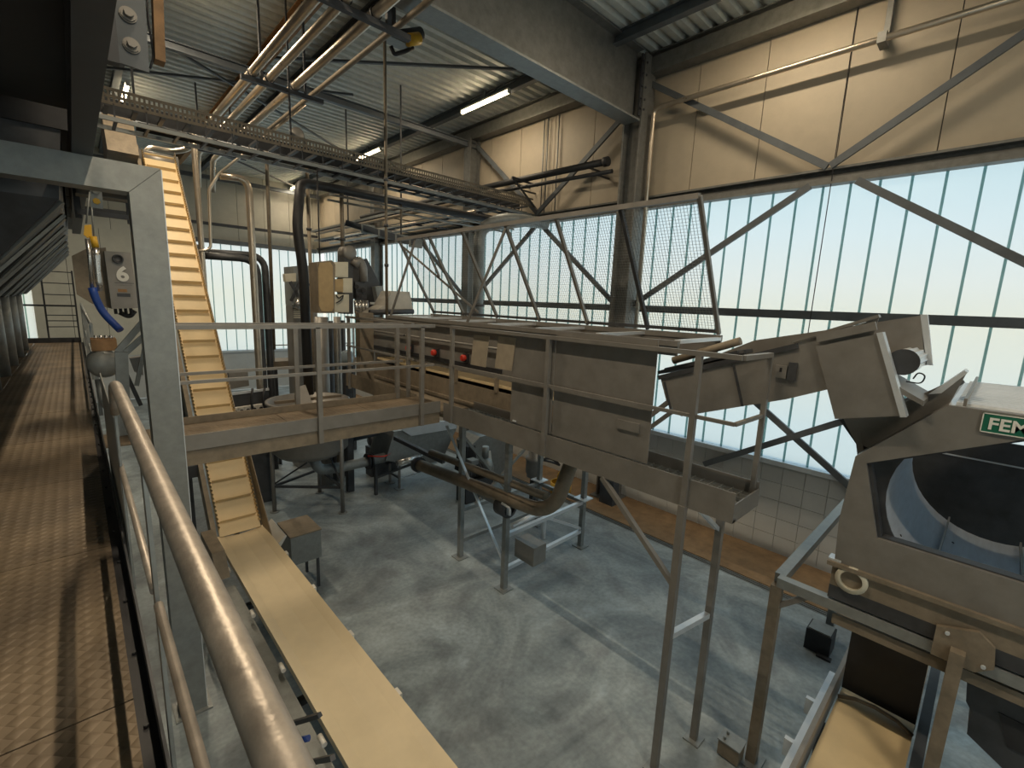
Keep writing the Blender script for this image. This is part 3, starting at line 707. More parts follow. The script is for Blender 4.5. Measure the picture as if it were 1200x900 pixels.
# ================================================================ level belt
lb = thing('level_conveyor', 'level pale belt conveyor passing below the catwalk handrail', 'conveyor', (1.66, 4, 0))
BZ = 1.0
MB().prism([(1.32, 0, BZ), (1.40, 0, BZ - .004), (1.92, 0, BZ - .004), (2.0, 0, BZ), (2.0, 0, BZ - .03), (1.32, 0, BZ - .03)], (0, .01, 0))
bm_ = MB(); pr = [(1.32, BZ + .05), (1.43, BZ + .014), (1.66, BZ - .006), (1.89, BZ + .014), (2.0, BZ + .05)]
vs = [(x, y, z) for y in (-2.5, 8.12) for x, z in pr] + [(x, y, BZ - .03) for y in (-2.5, 8.12) for x in (1.32, 2.0)]
bm_.add(vs, [(k, k + 1, k + 6, k + 5) for k in range(4)] + [(0, 5, 12, 10), (4, 11, 13, 9), (10, 11, 4, 3, 2, 1, 0), (12, 5, 6, 7, 8, 9, 13), (10, 12, 13, 11)]); bm_.build('belt', 'beltw', lb)
MB().box((1.18, -2.5, BZ - .22), (1.30, 6.9, BZ - .16)).box((1.18, -2.5, BZ - .34), (1.185, 6.9, BZ - .16)).build('side_channel', 'galv', lb)
MB().box((2.0, -2.5, BZ - .22), (2.03, 7.4, BZ - .05)).build('side_channel', 'darksteel', lb)
for y in (-1.2, 1.2, 2.9, 4.4, 6.4):
    box((1.1, y, BZ - .3), (2.1, y + .07, BZ - .23)).build('cross_bearer', 'darksteel', lb)
    for x in (1.14, 2.06): bar((x, y + .035, 0), (x, y + .035, BZ - .26), .06).build('leg', 'darksteel', lb)
c_ = None
for x, y in ((370, 687), (410, 743), (460, 815), (345, 645)):
    p = PZ(x, y, BZ)
    c_ = MB().box((2.005, p.y - .05, BZ - .06), (2.05, p.y + .05, BZ + .012)); c_.build('belt_guide', 'plastic', lb)
for x, y in ((302, 715), (335, 778), (378, 865), (276, 664)):
    p = PZ(x, y, BZ); tube([(1.27, p.y - .06, BZ - .02), (1.27, p.y + .06, BZ - .02)], .024, 10).build('guide_roller', 'plastic', lb)
MB().prism([(1.1, 6.95, .95), (1.1, 8.0, 1.0), (1.1, 8.0, 1.25), (1.1, 7.2, 1.25)], (.16, 0, 0)).build('tail_guard', 'dusty', lb)
MB().prism([(2.02, 7.4, .98), (2.14, 7.4, 1.1), (2.16, 7.4, 1.08), (2.04, 7.4, .9)], (0, .75, 0)).build('spill_plate', 'plastic', lb)
db = thing('drive_cover', 'square sheet metal drive cover with brown lid beside the belt junction', 'cover', (2.5, 7.6, .0))
box((2.2, 7.35, .55), (2.68, 8.0, 1.04)).build('body', 'galv', db); box((2.19, 7.34, 1.04), (2.69, 8.01, 1.06)).build('lid', 'dusty', db)
for x in (2.25, 2.63):
    for y in (7.4, 7.95): bar((x, y, 0), (x, y, .56), .04).build('leg', 'darksteel', db)
tb = thing('tail_bearing_unit', 'dark bearing unit bolted left of the belt junction', 'bearing', (1.0, 7.4, 0))
box((.92, 7.25, .55), (1.09, 7.65, .85)).build('housing', 'black', tb); MB().cyl((.85, 7.45, .7), (.92, 7.45, .7), .09, None, 14).build('shaft_end', 'darksteel', tb)
bar((1.0, 7.45, 0), (1.0, 7.45, .55), .07).build('leg', 'black', tb)
for k in range(3): tube([(.95, 7.0 - k * .12, .5 + .1 * k), (.9, 6.7 - k * .1, .6), (1.0, 6.3 - k * .2, .5)], .012, 6, .08).build('cable', 'rubber', tb)
bs = thing('belt_sensor_bracket', 'dark bent bracket with blue sensor beside the level belt', 'bracket', tuple(PZ(352, 900, .5)))
for p, q in (((375, 838), (342, 848)), ((342, 848), (345, 897)), ((345, 897), (390, 888))):
    bar(PX(*p, 1.14), PX(*q, 1.02), .035, .035).build('arm', 'darksteel', bs)
MB().cyl(PX(352, 867, 1.05), PX(362, 865, 1.1), .025, None, 10).build('sensor', 'blue', bs)
from mathutils.geometry import tessellate_polygon
def ring_plate(outer, inner, x0, x1):
    m = MB(); no = len(outer); o3 = [Vector((p[0], p[1], 0)) for p in outer]; i3 = [Vector((p[0], p[1], 0)) for p in inner]
    tri = tessellate_polygon([o3, i3]); al = list(outer) + list(inner); n = len(al)
    m.add([(x0, a, b) for a, b in al] + [(x1, a, b) for a, b in al], [list(t) for t in tri] + [[n + i for i in t][::-1] for t in tri]
          + [(i, (i + 1) % no, n + (i + 1) % no, n + i) for i in range(no)]
          + [(no + i, no + (i + 1) % len(inner), n + no + (i + 1) % len(inner), n + no + i) for i in range(len(inner))])
    return m
# ================================================================ sorting machine
sm = thing('sorting_machine', 'long open topped grey steel sorting machine behind the walkway guardrail', 'machine', (5.4, 6, 2.5))
MB().box((4.85, 3.35, 3.70), (4.87, 9.7, 4.46)).box((4.82, 2.45, 4.40), (4.85, 9.7, 4.5)).build('side_wall', 'steel', sm)
MB().box((4.85, 3.35, 2.75), (4.87, 9.7, 3.50)).box((4.80, 3.35, 3.14), (4.85, 9.7, 3.2)).build('lower_side_wall', 'dusty', sm)
MB().box((5.88, 3.35, 2.75), (5.9, 9.7, 4.5)).box((5.88, 2.45, 4.35), (5.9, 3.35, 4.5)).build('side_wall', 'steel', sm)
box((4.87, 3.35, 2.75), (5.88, 3.37, 4.0)).build('end_plate', 'steel', sm); box((4.87, 9.68, 2.75), (5.88, 9.7, 4.46)).build('end_plate', 'steel', sm)
box((4.87, 3.37, 2.75), (5.88, 9.68, 2.79)).build('bottom_plate', 'dusty', sm)
box((4.88, 3.4, 3.56), (5.87, 9.6, 3.60)).build('inner_belt', 'belt', sm)
for y in (5.45, 6.55, 7.6, 8.65): box((4.83, y, 3.48), (4.88, y + .06, 3.72)).build('stiffener', 'dusty', sm)
box((4.82, 5.35, 3.80), (4.85, 9.9, 3.87)).build('cable_duct', 'black', sm)
tube([(4.78, 5.1, 4.2), (4.78, 9.8, 4.2)], .022, 8).build('side_tube', 'steel', sm)
for y in (5.35, 6.6, 8.2, 9.6): MB().cyl((4.85, y, 4.2), (4.75, y, 4.2), .02, None, 8).build('tube_clip', 'black', sm)
for y in (9.91, 8.05, 7.15, 6.25):
    k = thing('red_knob', {6.25: 'red isolator knob on the sorting machine closest to the hung flaps', 7.15: 'second red isolator knob from the hung flaps', 8.05: 'third red isolator knob from the hung flaps', 9.91: 'red isolator knob at the far end of the sorting machine'}[y], 'switch', (4.85, y, 3.95), 'red isolator knobs')
    sb_ = box((4.79, y - .055, 3.885), (4.849, y + .055, 4.03)).build('switch_box', 'black', k)
    MB().lathe((4.72, y, 3.96), [(0, 0), (.045, 0), (.06, .02), (.05, .07)], 14, 'x').build('knob', 'red', sb_)
    box((4.705, y - .012, 3.92), (4.722, y + .012, 4.0)).build('grip', 'red', sb_)
# top frame of the hopper with cross bars
tf = thing('hopper_frame', 'pale frame with cross bars lying over the open sorting machine', 'frame', (5.3, 5.6, 4.46))
bar((4.79, 2.42, 4.54), (4.79, 8.95, 4.54), .06, .06).build('near_bar', 'steel', tf)
bar((5.89, 2.42, 4.58), (5.89, 8.95, 4.58), .06, .07).build('far_bar', 'steel', tf)
MB().bar((4.79, 2.42, 4.48), (4.79, 8.95, 4.48), .03, .06).bar((5.89, 2.42, 4.52), (5.89, 8.95, 4.52), .03, .06).build('packing_strips', 'steel', tf)
for k in range(7): y = 2.45 + k * 1.07; bar((4.81, y, 4.56), (5.87, y, 4.57), .07, .04).build('cross_bar', 'alu', tf)
# leaning mesh guard
mg = thing('mesh_guard', 'wire mesh guard leaning inward over the sorting machine before the window', 'guard', (5.9, 5.6, 4.61))
G0, G1 = Vector((5.89, 0, 4.63)), Vector((5.0, 0, 6.12)); GY0, GY1 = 2.46, 8.86
def gp(y, t): return G0.lerp(G1, t) + Vector((0, y, 0))
bar(gp(GY0, 1), gp(GY1, 1), .06).build('top_bar', 'steel', mg); bar(gp(GY0, .02), gp(GY1, .02), .045).build('bottom_bar', 'darksteel', mg)
for px, py in ((467, 281), (502, 275), (541, 270), (592, 263), (651, 256), (727, 244), (820, 229)):
    y = max(GY0, min(GY1, PX(px, py, 5.0).y)); bar(gp(y, .0), gp(y, 1), .045, .045, (0, 1, 0)).build('upright', 'darksteel' if px == 727 else 'steel', mg)
for a, b in (((4.79, 6.2, 4.57), gp(5.55, .98)), ((4.79, 8.8, 4.57), gp(8.2, .98)), (gp(8.8, .9), gp(7.2, .05)), (gp(8.0, .5), gp(7.95, .98))):
    bar(a, b, .035).build('strut', 'steel', mg)
me_ = MB(); nn = 160
def wire(p, q, r=.0022):
    d = (q - p).normalized(); a = d.orthogonal().normalized() * r; b = d.cross(a).normalized() * r
    me_.add([p + a, p + b, p - a - b, q + a, q + b, q - a - b], [(0, 1, 4, 3), (1, 2, 5, 4), (2, 0, 3, 5)])
for k in range(1, nn): y = GY0 + (GY1 - GY0) * k / nn; wire(gp(y, 0), gp(y, 1))
for k in range(1, 45): wire(gp(GY0, k / 45), gp(GY1, k / 45))
me_.build('wire_mesh', 'galv', mg)['kind'] = 'stuff'

# ================================================================ discharge conveyor
dc = thing('discharge_conveyor', 'dull steel trough conveyor rising from the sorting machine to the drum machine', 'conveyor', (5.25, 1.6, 3.7))
near = [(2.66, 4.12), (2.55, 3.84), (2.36, 3.72), (1.72, 3.96), (1.34, 4.10), (.95, 4.28), (.80, 4.38), (.74, 4.90), (1.28, 4.66), (1.86, 4.42)]
MB().prism([(4.9, y, z) for y, z in near], (.012, 0, 0)).build('side_plate', 'steel', dc)
MB().prism([(5.6, y, z) for y, z in [(2.7, 4.2), (2.6, 3.9), (2.36, 3.78), (1.3, 4.15), (.44, 4.5), (.55, 4.94), (1.3, 4.75), (1.93, 4.6)]], (.012, 0, 0)).build('side_plate', 'steel', dc)
MB().add([(4.912, 2.5, 3.9), (5.6, 2.5, 3.9), (5.6, .7, 4.58), (4.912, .7, 4.58), (4.912, 2.5, 3.86), (5.6, 2.5, 3.86), (5.6, .7, 4.54), (4.912, .7, 4.54)], [(0, 1, 2, 3), (7, 6, 5, 4), (0, 4, 5, 1), (2, 6, 7, 3), (0, 3, 7, 4), (1, 5, 6, 2)]).build('belt', 'darksteel', dc)
bar((4.895, 2.68, 4.12), (4.895, 1.30, 4.62), .03, .05).build('top_flange', 'darksteel', dc)
bar((4.93, 1.36, 4.65), (4.93, .74, 4.92), .10, .025).build('top_flange', 'steel', dc)
for (y0, z0), (y1, z1) in (((2.6, 4.08), (2.47, 3.72)), ((1.86, 4.38), (1.72, 3.96))): bar((4.893, y0, z0), (4.893, y1, z1), .025, .02).build('seam_strip', 'darksteel', dc)
MB().tube([(5.25, 2.7, 4.30), (5.25, 1.95, 4.60)], .045, 12).build('seal_roll', 'dusty', dc); MB().tube([(5.0, 2.66, 4.2), (5.0, 1.8, 4.5)], .03, 10).build('seal_roll', 'rubber', dc)
lk = thing('latch_plate', 'small steel latch plate with slot on the discharge trough', 'latch', (4.88, 1.35, 4.3))
box((4.872, 1.36, 4.30), (4.898, 1.46, 4.42)).build('plate', 'steel', lk); box((4.868, 1.40, 4.36), (4.874, 1.42, 4.40)).build('slot', 'black', lk); box((4.872, 1.28, 4.28), (4.898, 1.35, 4.46)).build('painted_shadow_gap', 'darksteel', lk)  # last box is a solid dark strip standing in for shadow
ec = [(1.15, 4.63), (.73, 4.77), (.48, 4.12), (.92, 4.0)]
MB().prism([(4.86, y, z) for y, z in ec], (.03, 0, 0)).build('end_cover', 'steel', dc)
MB().prism([(4.84, .73, 4.78), (4.84, .69, 4.79), (4.84, .44, 4.12), (4.84, .48, 4.11)], (.12, 0, 0)).build('end_flange', 'alu', dc)
bar((4.855, 1.15, 4.70), (4.855, .74, 4.84), .03, .07).build('hood_strip', 'steel', dc)
MB().prism([(5.6, .55, 4.95), (5.6, .50, 4.95), (5.6, .40, 4.5), (5.6, .45, 4.5)], (.05, 0, 0)).build('end_flange', 'alu', dc)
rl = MB(); n = 26; prof = []
for k in range(n):
    a = 2 * math.pi * k / n; r = .105 if k % 2 else .09; prof.append((.54 + r * math.cos(a), 4.55 + r * math.sin(a)))
rl.prism([(4.99, y, z) for y, z in prof], (.605, 0, 0)); rlo = rl.build('ribbed_roller', 'alu', dc)
MB().cyl((4.965, .54, 4.55), (4.99, .54, 4.55), .108, None, 24).build('roller_shade_disc', 'darksteel', rlo)  # dark disc stands in for the shaded gap beside the roller
bar((5.15, 2.72, 4.17), (5.15, 1.85, 4.50), .42, .04).build('trough_shade_plate', 'darksteel', dc)  # dark plate stands in for the shade inside the trough
MB().prism([(4.9, .62, 4.40), (4.9, .36, 4.26), (4.9, .36, 4.22), (4.9, .62, 4.35)], (.6, 0, 0)).build('lip_plate', 'steel', dc)
for x in (4.95, 5.58): bar((x, 3.33, 3.1), (x, 2.5, 3.9), .05).build('stay', 'steel', dc)
ch = thing('transfer_chute', 'sloping brown grey chute plate between discharge conveyor and drum machine', 'chute', (5.3, .6, 3.7))
P = [PX(x, y, 5.25) for x, y in ((988, 490), (1003, 520), (1023, 526), (1110, 478), (1133, 437), (1085, 460), (1062, 470))]
MB().prism(P, (.02, 0, 0)).build('chute_plate', 'steel', ch)
P = [PX(x, y, 5.2) for x, y in ((1088, 462), (1103, 461), (1134, 437), (1130, 434), (1118, 442))]
MB().prism(P, (.25, 0, 0)).build('chute_lip', 'alu', ch)
bar(PX(988, 490, 5.3), PX(1014, 527, 5.3), .06, .05, (1, 0, 0)).build('support_bar', 'darksteel', ch)
bar((5.27, .72, 3.5), (5.27, .8, 3.85), .05).build('bracket', 'steel', ch)
tag(tube([PX(1062, 447, 5.3), PX(1080, 450, 5.3), PX(1085, 440, 5.3), PX(1076, 436, 5.3), PX(1070, 444, 5.3)], .006, 6, .04).build('wire_loop', 'black'), 'thin dark wire loop below the ribbed roller', 'wire')

# ================================================================ drum machine
dm = thing('drum_machine', 'big grey steel drum machine with polygon front opening and green sign', 'machine', (6.5, -.25, 2.2))
outer = [(.77, 2.62), (.79, 3.06), (.75, 3.67), (.22, 4.24), (-.72, 4.24), (-1.25, 3.67), (-1.29, 3.06), (-1.27, 2.62)]
inner = [(.50, 2.98), (.665, 3.63), (-.25, 4.08), (-1.165, 3.63), (-1.0, 2.98)]
ring_plate(outer, inner, 5.0, 5.04).build('front_plate', 'steel', dm)
ring_plate(inner, [(y * .97 - .01, (z - 3.4) * .97 + 3.4) for y, z in inner], 5.04, 5.14).build('inner_collar', 'darksteel', dm)
ins = [(-.25 + .76 * math.cos(2 * math.pi * k / 40), 3.37 + .76 * math.sin(2 * math.pi * k / 40)) for k in range(40)]
ring_plate([(y * .995, z) for y, z in outer], ins, 5.15, 5.18).build('inner_bulkhead', 'darksteel', dm)
dsh = MB().lathe((0, -.25, 3.37), [(.76, 5.18), (.76, 6.9), (.78, 6.9), (.78, 5.18)], 48, 'x').build('drum_shell', 'bluesteel', dm)
for k in range(2):
    a = math.radians(255 + k * 45); MB().bar((5.3, -.25 + .72 * math.cos(a), 3.37 + .72 * math.sin(a)), (6.85, -.25 + .72 * math.cos(a), 3.37 + .72 * math.sin(a)), .015, .05).build('lifter_bar', 'steel', dsh)
dots = MB()
for k in range(44):
    a = math.radians(random.uniform(95, 330)); x = random.uniform(5.22, 6.4); c = Vector((x, -.25 + .757 * math.cos(a), 3.37 + .757 * math.sin(a))); nn_ = Vector((0, -math.cos(a), -math.sin(a)))
    dots.cyl(c, c + nn_ * .004, .012, None, 8)
dots.build('drum_holes', 'black', dsh)
MB().box((7.6, -1.6, 2.0), (7.63, .8, 3.56)).build('rear_baffle', 'darksteel', dm); box((7.58, -1.4, 3.3), (7.6, .6, 3.315)).build('baffle_edge', 'alu', dm)
for a, b, nm in (((.77, 2.62), (.79, 3.06), 0), ((.79, 3.06), (.75, 3.67), 0), ((.75, 3.67), (.22, 4.24), 0), ((-.72, 4.24), (-1.25, 3.67), 0), ((-1.25, 3.67), (-1.29, 3.06), 0)):
    MB().add([(5.04, *a), (5.04, *b), (6.95, *b), (6.95, *a), (5.04, a[0] - .012, a[1]), (5.04, b[0] - .012, b[1]), (6.95, b[0] - .012, b[1]), (6.95, a[0] - .012, a[1])],
             [(0, 1, 2, 3), (7, 6, 5, 4), (0, 4, 5, 1), (2, 6, 7, 3), (1, 5, 6, 2), (0, 3, 7, 4)]).build('hood_panel', 'steel', dm)
co = MB(); pr = []
for k in range(20): x = 5.05 + k * .1; pr += [(x, 4.245), (x + .04, 4.245), (x + .05, 4.265), (x + .09, 4.265)]
vs = [(x, .18, z) for x, z in pr] + [(x, -1.2, z) for x, z in pr]; n = len(pr)
co.add(vs, [(i, i + 1, n + i + 1, n + i) for i in range(n - 1)]); co.box((5.04, -.72, 4.23), (7.05, .22, 4.242)); co.build('corrugated_lid', 'alu', dm)
bar((5.05, .13, 4.27), (7.0, .13, 4.29), .02, .07).build('lid_rim', 'steel', dm)
sg = box((4.985, -.62, 4.075), (4.998, .02, 4.225)); sgo = sg.build('sign', 'green', dm)
MB().box((4.982, -.62, 4.218), (4.986, .02, 4.225)).box((4.982, -.62, 4.075), (4.986, .02, 4.082)).box((4.982, .013, 4.075), (4.986, .02, 4.225)).build('sign_border', 'white', sgo)
text('FEM', .125, (4.984, -.015, 4.105), (0, -1, 0), (0, 0, 1), 'white', sgo, 'sign_lettering', .003)
# base of the drum
box((5.0, -1.4, 2.40), (5.02, .78, 2.62)).build('base_skirt', 'dusty', dm)
MB().box((4.96, -1.4, 2.60), (5.1, .82, 2.64)).build('base_lip', 'dusty', dm)
box((5.02, .74, 2.27), (7.95, .78, 2.62)).build('base_skirt', 'steel', dm)
box((5.0, -1.4, 2.27), (5.1, .78, 2.40)).build('base_channel', 'darksteel', dm)
MB().lathe((4.985, .62, 2.52), [(.085, -.02), (.125, -.02), (.125, .02), (.085, .02), (.085, -.02)], 24, 'x').build('cable_ring', 'cream', dm)
MB().prism([(4.95, y, z) for y, z in ((.02, 2.42), (-.22, 2.5), (-.32, 2.42), (-.34, 2.25), (-.24, 2.16), (.02, 2.16))], (.04, 0, 0)).build('corner_plate', 'dusty', dm)
for y, z in ((-.05, 2.4), (-.28, 2.24)): MB().cyl((4.95, y, z), (4.93, y, z), .015, None, 8).build('bolt', 'alu', dm)
box((4.99, .72, 2.62), (5.1, .82, 2.66)).build('corner_bracket', 'alu', dm)
# support frame
ff = thing('drum_support_frame', 'box section frame on legs carrying the drum machine', 'frame', (5.04, 1.21, 0))
bar((5.04, 1.21, 2.2), (5.04, -1.7, 2.2), .1, .1).build('front_beam', 'galv', ff); bar((5.09, 1.21, 2.2), (8.1, 1.21, 2.2), .1, .1).build('side_beam', 'galv', ff)
bar((5.09, -1.7, 2.2), (8.1, -1.7, 2.2), .1, .1).build('side_beam', 'galv', ff); bar((8.1, 1.26, 2.2), (8.1, -1.75, 2.2), .1, .1).build('rear_beam', 'galv', ff)
for k, (x, y) in enumerate(((5.04, 1.21), (8.05, 1.16), (5.04, -1.65), (8.05, -1.65))):
    bar((x, y, .02), (x, y, 2.15), .1).build('leg', 'dusty' if k == 0 else 'galv', ff); box((x - .13, y - .11, 0), (x + .13, y + .11, .02)).build('foot_plate', 'galv', ff)
bar((5.04, 1.21, 1.9), (5.04, .95, 2.15), .05).build('gusset', 'steel', ff)
bar((4.93, -.13, .02), (4.93, -.13, 2.3), .13, .09).build('front_leg', 'dusty', ff)
bar((5.04, .72, 2.06), (5.04, -1.7, 2.06), .03, .1).build('lower_strip', 'dusty', ff)
fo = thing('anchor_shoe', 'dark anchor shoe with bolts at the foot of the drum frame leg', 'foot', (4.93, 1.36, 0))
box((4.82, 1.28, .02), (5.0, 1.5, .2)).build('block', 'dusty', fo); box((4.81, 1.27, .2), (5.01, 1.51, .215)).build('top_plate', 'galv', fo)
for x, y in ((4.86, 1.45), (4.95, 1.45)): MB().cyl((x, y, .215), (x, y, .25), .015, None, 6).build('bolt', 'galv', fo)
# take-away belt under the drum
tbm = thing('takeaway_conveyor', 'brown flat take-away belt conveyor coming out below the drum machine', 'conveyor', (5.4, .3, 0))
box((3.2, .02, .88), (7.6, .63, .90)).build('belt', 'belt', tbm)
box((3.2, .66, .80), (7.6, .70, 1.08)).build('side_plate', 'steel', tbm); box((3.2, -.08, .8), (7.6, .0, 1.1)).build('side_plate', 'darksteel', tbm)
box((3.2, .70, .90), (5.9, .78, .93)).build('edge_angle', 'alu', tbm)
MB().tube([(5.55, .63, .93), (5.6, .5, .96), (5.62, .33, .97), (5.6, .15, .96), (5.55, .02, .93)], .02, 8).build('arched_scraper', 'dusty', tbm)
MB().prism([(5.7, .02, .95), (5.7, .63, .95), (5.7, .63, 1.75), (5.7, .02, 1.75)], (.02, 0, 0)).build('belt_shade_sheet', 'rubber', tbm)  # black sheet stands in for the shadowed belt below the drum
for x in (5.3, 4.6, 4.0): box((x, .7, .72), (x + .05, .86, .90)).build('side_clip', 'alu', tbm)
for x in (3.6, 5.2, 7.0):
    for y in (.05, .68): bar((x, y, 0), (x, y, .8), .06).build('leg', 'darksteel', tbm)
cs = thing('chute_housing', 'dark brown sheet chute housing below the drum machine front', 'chute', (5.2, -.8, 0))
P = [PX(x, y, 5.15) for x, y in ((1135, 765), (1132, 822), (1139, 835), (1133, 860), (1200, 925), (1260, 960), (1300, 790), (1200, 780))]
MB().prism(P, (.5, 0, 0)).build('body', 'darksteel', cs); P = [PX(x, y, 5.14) for x, y in ((1170, 835), (1200, 850), (1230, 900), (1180, 875))]
MB().prism(P, (.02, 0, 0)).build('cover', 'black', cs); bar((5.4, -.9, 0), (5.4, -.9, 1.2), .1).build('leg', 'darksteel', cs)
mo = thing('floor_motor', 'small black motor box with pale lid on the floor below the drum frame', 'motor', tuple(PZ(962, 760, 0)))
c = PZ(962, 762, 0); box((c.x - .12, c.y - .12, 0), (c.x + .2, c.y + .2, .32)).build('body', 'black', mo); box((c.x - .1, c.y - .1, .32), (c.x + .18, c.y + .18, .34)).build('lid', 'galv', mo)
box((c.x - .2, c.y - .16, 0), (c.x - .12, c.y + .02, .03)).build('foot', 'black', mo)
# ================================================================ ceiling pipes
def pline(pts, ax, v): return [at(x, y, ax, v) for x, y in pts]
PZ9 = 8.96
for i, (x, y1, rr, l, m) in enumerate(((2.80, 17.0, .075, 'thick polished ceiling pipe bending down beside the head of the steep conveyor', 'pipe'),
                                   (3.10, 17.3, .07, 'thick polished ceiling pipe between its two polished neighbours', 'pipe'),
                                   (3.55, 17.7, .075, 'thick polished ceiling pipe next to the thin brown pipe', 'pipe'),
                                   (3.93, 13.6, .045, 'thinner brown ceiling pipe with a bent near end', 'dusty'))):
    if i == 0: p = [(x, -3, PZ9), (x, y1, PZ9), (x - .35, y1 + .3, PZ9 - .1), (x - .95, y1 + .3, PZ9 - .1), (x - .95, y1 + .35, 7.9)]
    elif i == 3: p = [(x - .25, 5.1, PZ9 + .9), (x, 5.25, PZ9 + .7), (x, 5.85, PZ9), (x, y1, PZ9), (x, y1 + .2, 3.4)]
    else: p = [(x, -3, PZ9), (x, y1, PZ9), (x, y1 + .3, PZ9 - .9)]
    tag(tube(p, rr, 14, .25).build('ceiling_pipe', m), l, 'pipe', 'ceiling pipes')
for i, (y, l) in enumerate(((6.9, 'dark cross hanger carrying the ceiling pipes beside the plate girder'), (10.3, 'dark cross hanger carrying the ceiling pipes before the cable tray'), (16.2, 'dark cross hanger carrying the ceiling pipes by the conveyor head'))):
    t = thing('pipe_hanger', l, 'hanger', (3.3, y, 8.8), 'cross hangers of the ceiling pipes')
    bar((2.6, y, 8.83), (4.1, y, 8.83), .09, .08).build('cross_bar', 'darksteel', t)
    for x in (2.95, 3.75): bar((x, y, 8.88), (x, y, RZ - .01), .04 if i else .07).build('drop_rod', 'darksteel', t)
    for x in (2.80, 3.10, 3.55): MB().lathe((x, y, 8.96), [(.08, -.02), (.09, -.02), (.09, .02), (.08, .02)], 14, 'y').build('clamp', 'black', t)
ya = 9.1
hd = thing('actuator', 'grey and yellow actuator hanging from the roof above the slim brown pole', 'actuator', tuple(PY(470, 62, ya)))
MB().cyl(PY(466, 44, ya + .1), PY(493, 40, ya + .1), .13, None, 16).build('motor', 'darksteel', hd); MB().cyl(PY(477, 47, ya - .15), PY(491, 45, ya - .15), .11, None, 12).build('cap', 'yellow', hd)
box(PY(452, 40, ya - .1), PY(474, 55, ya + .2)).build('gearbox', 'galv', hd); tube([PY(458, 54, ya), PY(462, 64, ya), PY(475, 60, ya), PY(484, 56, ya)], .04, 8, .05).build('lever', 'black', hd)
c = PY(461, 40, ya); bar(c, (c.x, ya, RZ - .05), .07).build('drop_rod', 'darksteel', hd)

# ================================================================ cable tray across the hall
ct = thing('cable_tray', 'dark perforated cable tray spanning the hall above the steep conveyor', 'cable tray', (5.2, 10.1, 7.45))
tr = MB()
for z in (7.90, 7.80, 7.70): tr.box((.5, 9.90, z - .022), (9.95, 9.91, z + .022))
for k in range(150): x = .52 + k * .0625; tr.box((x, 9.901, 7.70), (x + .03, 9.909, 7.90))
tr.build('perforated_side', 'dusty', ct)
box((.5, 10.45, 7.68), (9.95, 10.46, 7.92)).build('rear_side', 'darksteel', ct)
ru = box((.6, 9.91, 7.66), (.66, 10.45, 7.70)).build('rung', 'darksteel', ct)
for k in range(1, 27): share(ru, 'rung', ct, (k * .35, 0, 0))
MB().box((.5, 9.88, 7.44), (9.9, 9.92, 7.5)).box((.5, 10.44, 7.44), (9.9, 10.48, 7.5)).build('lower_rails', 'galv', ct)
ru = box((.7, 9.92, 7.44), (.74, 10.44, 7.48)).build('lower_rung', 'darksteel', ct); rv = box((.7, 9.9, 7.5), (.72, 9.92, 7.7)).build('side_link', 'darksteel', ct)
for k in range(1, 23): share(ru, 'lower_rung', ct, (k * .4, 0, 0)); share(rv, 'side_link', ct, (k * .4, 0, 0))
for k in range(5): tube([(1.0 + k * 0, 10.0 + k * .09, 7.52), (9.8, 10.0 + k * .09, 7.52)], .025, 6).build('cable', 'rubber', ct)
for x in (1.0, 3.4): bar((x, 10.18, 7.7), (x, 10.18, RZ - .01), .03).build('drop_rod', 'darksteel', ct)
a = PY(362, 200, 10.75)
bp = tube([(3.62, 10.35, 2.75), (3.60, 10.35, 5.4), (3.52, 10.4, 6.3), (3.62, 10.5, 6.9), (3.70, 10.62, 7.25), (4.1, 10.7, 7.28), (9.6, 10.7, 7.28)], .1, 16, .35)
tag(bp.build('rubber_hose', 'rubber'), 'thick black hose dropping from the cable tray into the round tank', 'hose')
for i, z in enumerate((7.12, 7.02)): tag(tube([(4.3, 10.62 + i * .1, z), (9.9, 10.62 + i * .1, z)], .025, 8).build('conduit', 'galv'), ('thin steel conduit just below the black hose under the cable tray', 'lowest thin steel conduit under the cable tray')[i], 'conduit', 'thin conduits under the cable tray')
# capped black pipes along the wall
for i, (dz, l) in enumerate(((.0, 'thick black pipe with capped end running along the cream panels'), (-.2, 'second black pipe just below the capped black pipe'))):
    a, b = PX(580, 217, 9.6), PX(708 + (10 if i else 0), 190, 9.6)
    t = thing('wall_pipe', l, 'pipe', (9.6, a.y, a.z + dz), 'black pipes on the cream wall')
    tube([a + Vector((0, 9, dz)), a + Vector((0, 0, dz)), b + Vector((0, 0, dz))], .085 if i == 0 else .05, 14).build('pipe', 'rubber', t)
    if i == 0: MB().cyl(b, b + Vector((0, -.12, 0)), .11, None, 16).build('end_cap', 'black', t)
    for k in range(4): bar((9.6, b.y + .5 + k * 2.6, a.z + dz - .1), (10.19, b.y + .5 + k * 2.6, a.z + dz - .1), .04).build('wall_bracket', 'darksteel', t)
tag(MB().bar((10.1, 9.9, 8.3), (9.0, 9.8, 8.3), .05).bar((9.0, 9.8, 8.3), (10.1, 9.85, 7.6), .04).build('pipe_support', 'darksteel'), 'triangular dark bracket arm under the capped black pipe', 'bracket')
